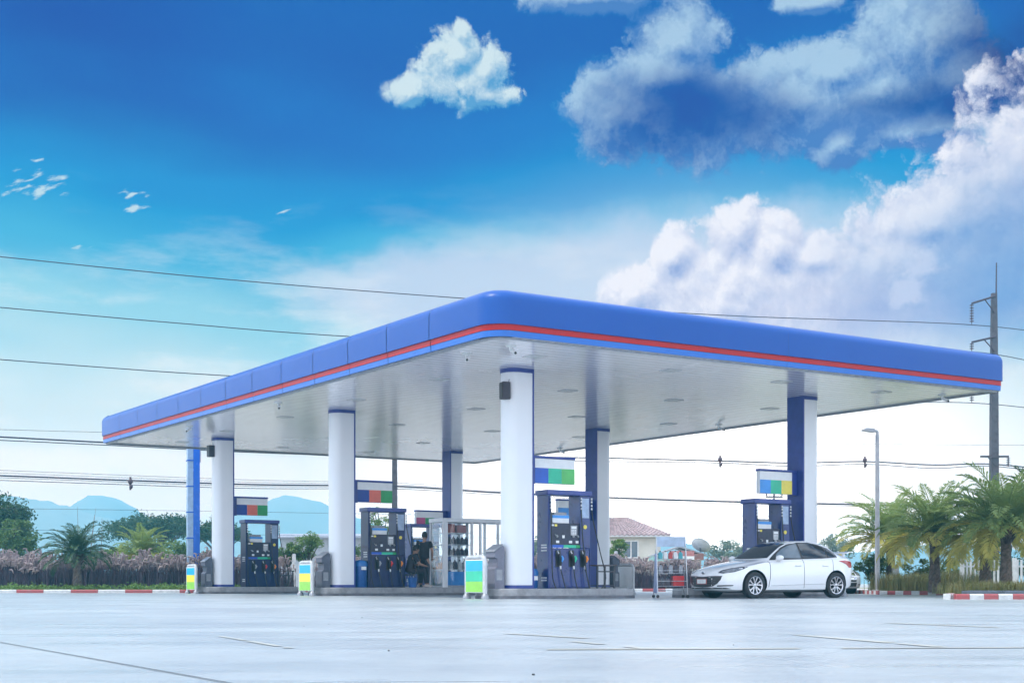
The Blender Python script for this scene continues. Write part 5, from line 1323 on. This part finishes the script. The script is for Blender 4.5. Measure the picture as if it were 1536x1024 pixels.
    # interior hint: seats seen through nothing, dark underbody
    m_ = MB(); m_.box(-1.9, 1.9, -.5*ys, .5*ys, .14, .22); m_.build('underbody', CTRIM, root, smooth=0)
    return root
# near-side wheels: front (px 1130), rear (px 1250)
CARO = U*0
cw = Vector((5.86, 34.45, 0))                       # near front wheel centre line
ca = ANG-R(1.5)
cu = Vector((math.cos(ca), math.sin(ca), 0)); cv = Vector((-math.sin(ca), math.cos(ca), 0))
cloc = cw+cu*1.345+cv*.80
car('sedan', 'white four door sedan parked beside the island on the right', cloc, ca, (.80, .80, .81))
car('pickup', 'white pickup partly hidden behind the rear of the sedan', (10.5, 50.2, 0), R(110), (.76, .77, .78), True, 1.04, 1.03)
# ------------------------------------------------------------ people
SKIN = M('skin', (.36, .20, .14), .55, var=.08, scale=12); HAIR = M('hair_black', (.012, .010, .010), .6, var=.2, scale=30)
BLK = M('cloth_black', (.020, .018, .024), .85, var=.25, scale=9); DNM = M('cloth_dark_trousers', (.03, .03, .045), .85, var=.25, scale=9); WHC = M('cloth_white', (.62, .62, .64), .8); SHOE = M('shoe_dark', (.03, .025, .025), .5); SHOEP = M('shoe_pale', (.5, .42, .38), .6)
def skin(name, chains, mat, parent, sub=2, root=0):
    vs = []; es = []; rs = []; idx = {}
    for ch in chains:
        prev = None
        for (p, r_) in ch:
            k = tuple(round(c, 4) for c in p)
            if k not in idx: idx[k] = len(vs); vs.append(p); rs.append(r_)
            i = idx[k]
            if prev is not None and prev != i: es.append((prev, i))
            prev = i
    me = bpy.data.meshes.new('t'); me.from_pydata(vs, es, []); ob = bpy.data.objects.new('t', me); COL.objects.link(ob)
    md = ob.modifiers.new('s', 'SKIN'); md.use_smooth_shade = True; md.branch_smoothing = .4
    for i, r_ in enumerate(rs):
        d = me.skin_vertices[0].data[i]; d.radius = (r_, r_) if not isinstance(r_, tuple) else r_; d.use_root = (i == root)
    m2 = ob.modifiers.new('u', 'SUBSURF'); m2.levels = sub; m2.render_levels = sub
    dg = bpy.context.evaluated_depsgraph_get(); out = bpy.data.meshes.new_from_object(ob.evaluated_get(dg)); bpy.data.objects.remove(ob)
    out.materials.clear(); out.materials.append(mat); out.shade_smooth()
    return out
def link(name, me, parent):
    me.name = name; o = bpy.data.objects.new(name, me); COL.objects.link(o); o.parent = parent; return o
def lerp(a, b, t): return tuple(a[i]+(b[i]-a[i])*t for i in range(3))
def person(label, loc, rz, J, shirt, trousers, shoe, cap=None, sleeve=.6):
    """J: joints in metres; +y is the way the person faces"""
    o = thing('person', label, 'person', loc, rz)
    hip, chest, neck, head = J['hip'], J['chest'], J['neck'], J['head']
    chains = [[(hip, .115), (lerp(hip, chest, .5), (.115, .09)), (chest, (.13, .095)), (lerp(chest, neck, .6), .07), (neck, .052), (lerp(neck, head, .45), .055)]]
    fing = []
    for s_ in 'lr':
        sh, el_, wr = J['sh'+s_], J['el'+s_], J['wr'+s_]
        chains.append([(chest, (.13, .095)), (sh, .062), (lerp(sh, el_, .5), .05), (el_, .042), (lerp(el_, wr, .4), .04), (wr, .027)])
        d = (Vector(wr)-Vector(el_)).normalized(); sd_ = d.cross(Vector((0, 1, 0) if abs(d.y) < .8 else (0, 0, 1))).normalized(); pl = d.cross(sd_)
        w0 = Vector(wr); pm = w0+d*.085
        chains[-1] += [(tuple(w0+d*.035), (.034, .02)), (tuple(pm), (.038, .016))]
        for k, ln in enumerate((.066, .076, .072, .056)):
            b = pm+sd_*(.028-.0185*k); fing.append([(tuple(b), .0095), (tuple(b+d*ln*.5+pl*.008), .0085), (tuple(b+d*ln*.85+pl*.03), .007)])
        b = w0+d*.03+sd_*.03; fing.append([(tuple(b), .011), (tuple(b+d*.03+sd_*.025), .010), (tuple(b+d*.06+sd_*.03+pl*.015), .008)])
        hp, kn, an, to = J['hp'+s_], J['kn'+s_], J['an'+s_], J['to'+s_]
        chains.append([(hip, .115), (hp, .092), (lerp(hp, kn, .5), .075), (kn, .055), (lerp(kn, an, .35), .055), (an, .036), (lerp(an, to, .5), .036), (to, .028)])
    body = skin('body', chains, SKIN, o)
    bm = bmesh.new(); bm.from_mesh(body)
    for f in fing:
        m_ = skin('f', [f], SKIN, o, 1); bm.from_mesh(m_)
    # head with face
    hd = MB(); H = Vector(head); fw = Vector(J.get('look', (0, 1, 0))).normalized(); rt = fw.cross(Vector((0, 0, 1))).normalized(); up = rt.cross(fw)
    rings = []
    for i in range(13):
        t = i/12; z = -.125+.24*t; w_ = .078*math.sin(math.pi*(.14+.80*t))**.55*(1-.20*(1-t)**2); dep = .098*math.sin(math.pi*(.12+.80*t))**.5; sh = .012*(1-t)
        ring = []
        for k in range(18):
            a = 2*math.pi*k/18; q = H+rt*w_*math.cos(a)+fw*(dep*math.sin(a)+sh)+up*z; ring.append(tuple(q))
        rings.append(ring)
    hd.loft(rings)
    def ell(off, r_):
        i0 = len(hd.v); hd.ellip((0, 0, 0), r_, 10, 7); m4 = Matrix((( *(rt), ), (*fw,), (*up,))).transposed().to_4x4(); m4.translation = H+rt*off[0]+fw*off[1]+up*off[2]; hd.xf(m4, i0)
    ell((0, .102, -.015), (.014, .022, .024)); ell((-.078, -.005, -.01), (.010, .022, .032)); ell((.078, -.005, -.01), (.010, .022, .032)); ell((0, .092, -.062), (.026, .012, .007))
    m_ = bpy.data.meshes.new('h'); m_.from_pydata(hd.v, [], hd.f); bm.from_mesh(m_)
    bm.to_mesh(body); bm.free(); body.shade_smooth(); link('body', body, o)
    ey = MB()
    for sx_ in (-.031, .031):
        i0 = len(ey.v); ey.ellip((0, 0, 0), (.012, .008, .008), 8, 5); m4 = Matrix(((*rt,), (*fw,), (*up,))).transposed().to_4x4(); m4.translation = H+rt*sx_+fw*.089+up*.012; ey.xf(m4, i0)
    ey.build('eyes', BLACK, o)
    hr = MB(); rings = []
    for i in range(9):
        t = i/8; z = -.05+.185*t; q_ = max(.06, 1-(max(0, t-.42)/.58)**2)**.5; w_ = .086*q_; dep = .106*q_
        ring = []
        for k in range(18):
            a = 2*math.pi*k/18; s_ = math.sin(a); front = max(0, s_); lift = front**.6*max(0, .09-.185*t) if t < .5 else 0
            ring.append(tuple(H+rt*w_*math.cos(a)*(1 if z+lift > -.04 else 1)+fw*(dep*s_-.006)+up*(z+lift)))
        rings.append(ring)
    hr.loft(rings)
    hr.build('hair', HAIR, o, smooth=60)
    if cap:
        c_ = MB(); rings = [[tuple(H+rt*.092*math.cos(2*math.pi*k/18)*f_+fw*(.112*math.sin(2*math.pi*k/18)*f_)+up*z) for k in range(18)] for z, f_ in ((.045, 1), (.08, .97), (.115, .8), (.135, .45), (.14, .05))]
        c_.loft(rings); c_.loft([[tuple(H+rt*x+fw*y+up*z) for x, y in ((-.07, .09), (.07, .09), (.05, .18), (-.05, .18))] for z in (.047, .057)]); c_.build('cap', cap, o, smooth=50)
    # clothing shells
    ch = [[(lerp(hip, chest, -.30), (.165, .15)), (lerp(hip, chest, 0), (.165, .15)), (lerp(hip, chest, .5), (.18, .15)), (chest, (.20, .15)), (lerp(chest, neck, .55), (.135, .11)), (lerp(chest, neck, .82), (.075, .07))]]
    for s_ in 'lr': ch.append([(chest, (.20, .15)), (J['sh'+s_], .09), (lerp(J['sh'+s_], J['el'+s_], sleeve*.6), .075), (lerp(J['sh'+s_], J['el'+s_], sleeve), .07)])
    link('shirt', skin('shirt', ch, shirt, o), o)
    ch = [[(lerp(hip, chest, .12), (.135, .115)), (hip, .128)]]
    for s_ in 'lr': ch.append([(hip, .128), (J['hp'+s_], .105), (lerp(J['hp'+s_], J['kn'+s_], .5), .09), (J['kn'+s_], .070), (lerp(J['kn'+s_], J['an'+s_], .45), .066), (lerp(J['kn'+s_], J['an'+s_], .95), .058)])
    link('trousers', skin('trousers', ch, trousers, o), o)
    for s_ in 'lr':
        a, t = Vector(J['an'+s_]), Vector(J['to'+s_]); d = (t-a); d.z = 0; d.normalize()
        m_ = MB(); sd_ = Vector((-d.y, d.x, 0)); rings = []
        b = Vector((a.x, a.y, a.z-.075))-d*.07
        for f_, w_, h_ in ((0, .03, .05), (.03, .042, .085), (.11, .042, .09), (.19, .046, .06), (.25, .04, .045), (.275, .02, .03)):
            c_ = b+d*f_; rings.append([tuple(c_+sd_*w_*x+Vector((0, 0, h_*z))) for x, z in ((-1, 0), (1, 0), (1, .5), (.6, 1), (-.6, 1), (-1, .5))])
        m_.loft(rings); m_.build('shoe', shoe, o, smooth=50)
    return o
stand = dict(hip=(0, 0, .92), chest=(0, -.02, 1.25), neck=(0, -.01, 1.43), head=(0, .02, 1.575), shl=(-.19, -.02, 1.36), ell=(-.25, .0, 1.08), wrl=(-.22, .14, .88), shr=(.19, -.02, 1.36), elr=(.25, .02, 1.08), wrr=(.19, .18, .92),
             hpl=(-.09, 0, .86), knl=(-.10, .03, .48), anl=(-.11, -.01, .085), tol=(-.13, .12, .03), hpr=(.09, 0, .86), knr=(.10, .02, .48), anr=(.12, -.03, .085), tor=(.15, .10, .03))
pl = I('B', 2.78, -.12, ISL)
person('man in black shirt and dark trousers standing with his back turned by the glass cabinet', pl, R(-15), stand, BLK, DNM, SHOE)
sit = dict(hip=(0, 0, .52), chest=(0, .10, .85), neck=(0, .16, 1.02), head=(0, .21, 1.155), look=(0, 1, -.15), shl=(-.18, .12, .95), ell=(-.22, .22, .70), wrl=(-.12, .42, .68), shr=(.18, .12, .95), elr=(.23, .24, .70), wrr=(.12, .46, .66),
           hpl=(-.09, .03, .49), knl=(-.13, .42, .52), anl=(-.13, .38, .085), tol=(-.15, .52, .03), hpr=(.09, .03, .49), knr=(.13, .44, .50), anr=(.12, .50, .085), tor=(.13, .64, .03))
ps = I('B', 2.26, -.12, ISL)
person('man in a dark T-shirt seated on a stool, leaning forward beside the standing man', ps, R(-62), sit, M('cloth_charcoal', (.03, .028, .04), .85, var=.2), DNM, SHOEP, sleeve=.75)
st = thing('stool', 'low dark stool under the seated man', 'stool', ps, ANG)
mb = MB(); mb.lathe([(0, .36), (.17, .36), (.18, .38), (.17, .405), (0, .405)], 20); mb.build('seat', GREYD, st)
for k in range(4):
    a = R(45+90*k); mb = MB(); mb.tube([(.17*math.cos(a), .17*math.sin(a), 0), (.12*math.cos(a), .12*math.sin(a), .362)], .014, 6); mb.build('leg', GREYM, st)
q = I('B', 3.75, 1.25, 0)
st3 = dict(stand); st3.update(wrl=(-.10, .30, 1.15), wrr=(.10, .30, 1.15), ell=(-.25, .08, 1.10), elr=(.25, .08, 1.10))
person('attendant in white with a cap, holding a sheet of paper behind the cabinet glass', q, R(172), st3, WHC, DNM, SHOE, cap=M('cap_cloth', (.16, .06, .08), .8))
sh = MB(); sh.box(-.14, .14, -.004, .004, -.19, .19); s_ = sh.build('paper_sheet', M('paper_white', (.78, .78, .78), .6), None, smooth=0)
d = Matrix.Rotation(R(172), 4, 'Z') @ Vector((0, .40, 1.17)); s_.location = q+d; s_.rotation_euler = (R(-12), 0, R(172)); tag(s_, 'white sheet of paper held up by the attendant behind the glass', 'paper')
# blue bucket beside the stool
mb = MB(); mb.lathe([(0, 0), (.11, 0), (.15, .3), (.155, .3), (.14, .27), (.10, .02), (0, .02)], 18); b = mb.build('bucket', M('bin_blue', (.02, .10, .33)), None); b.location = I('B', 2.2, -.42, ISL); tag(b, 'small blue plastic bucket at the seated man\'s feet', 'bucket')
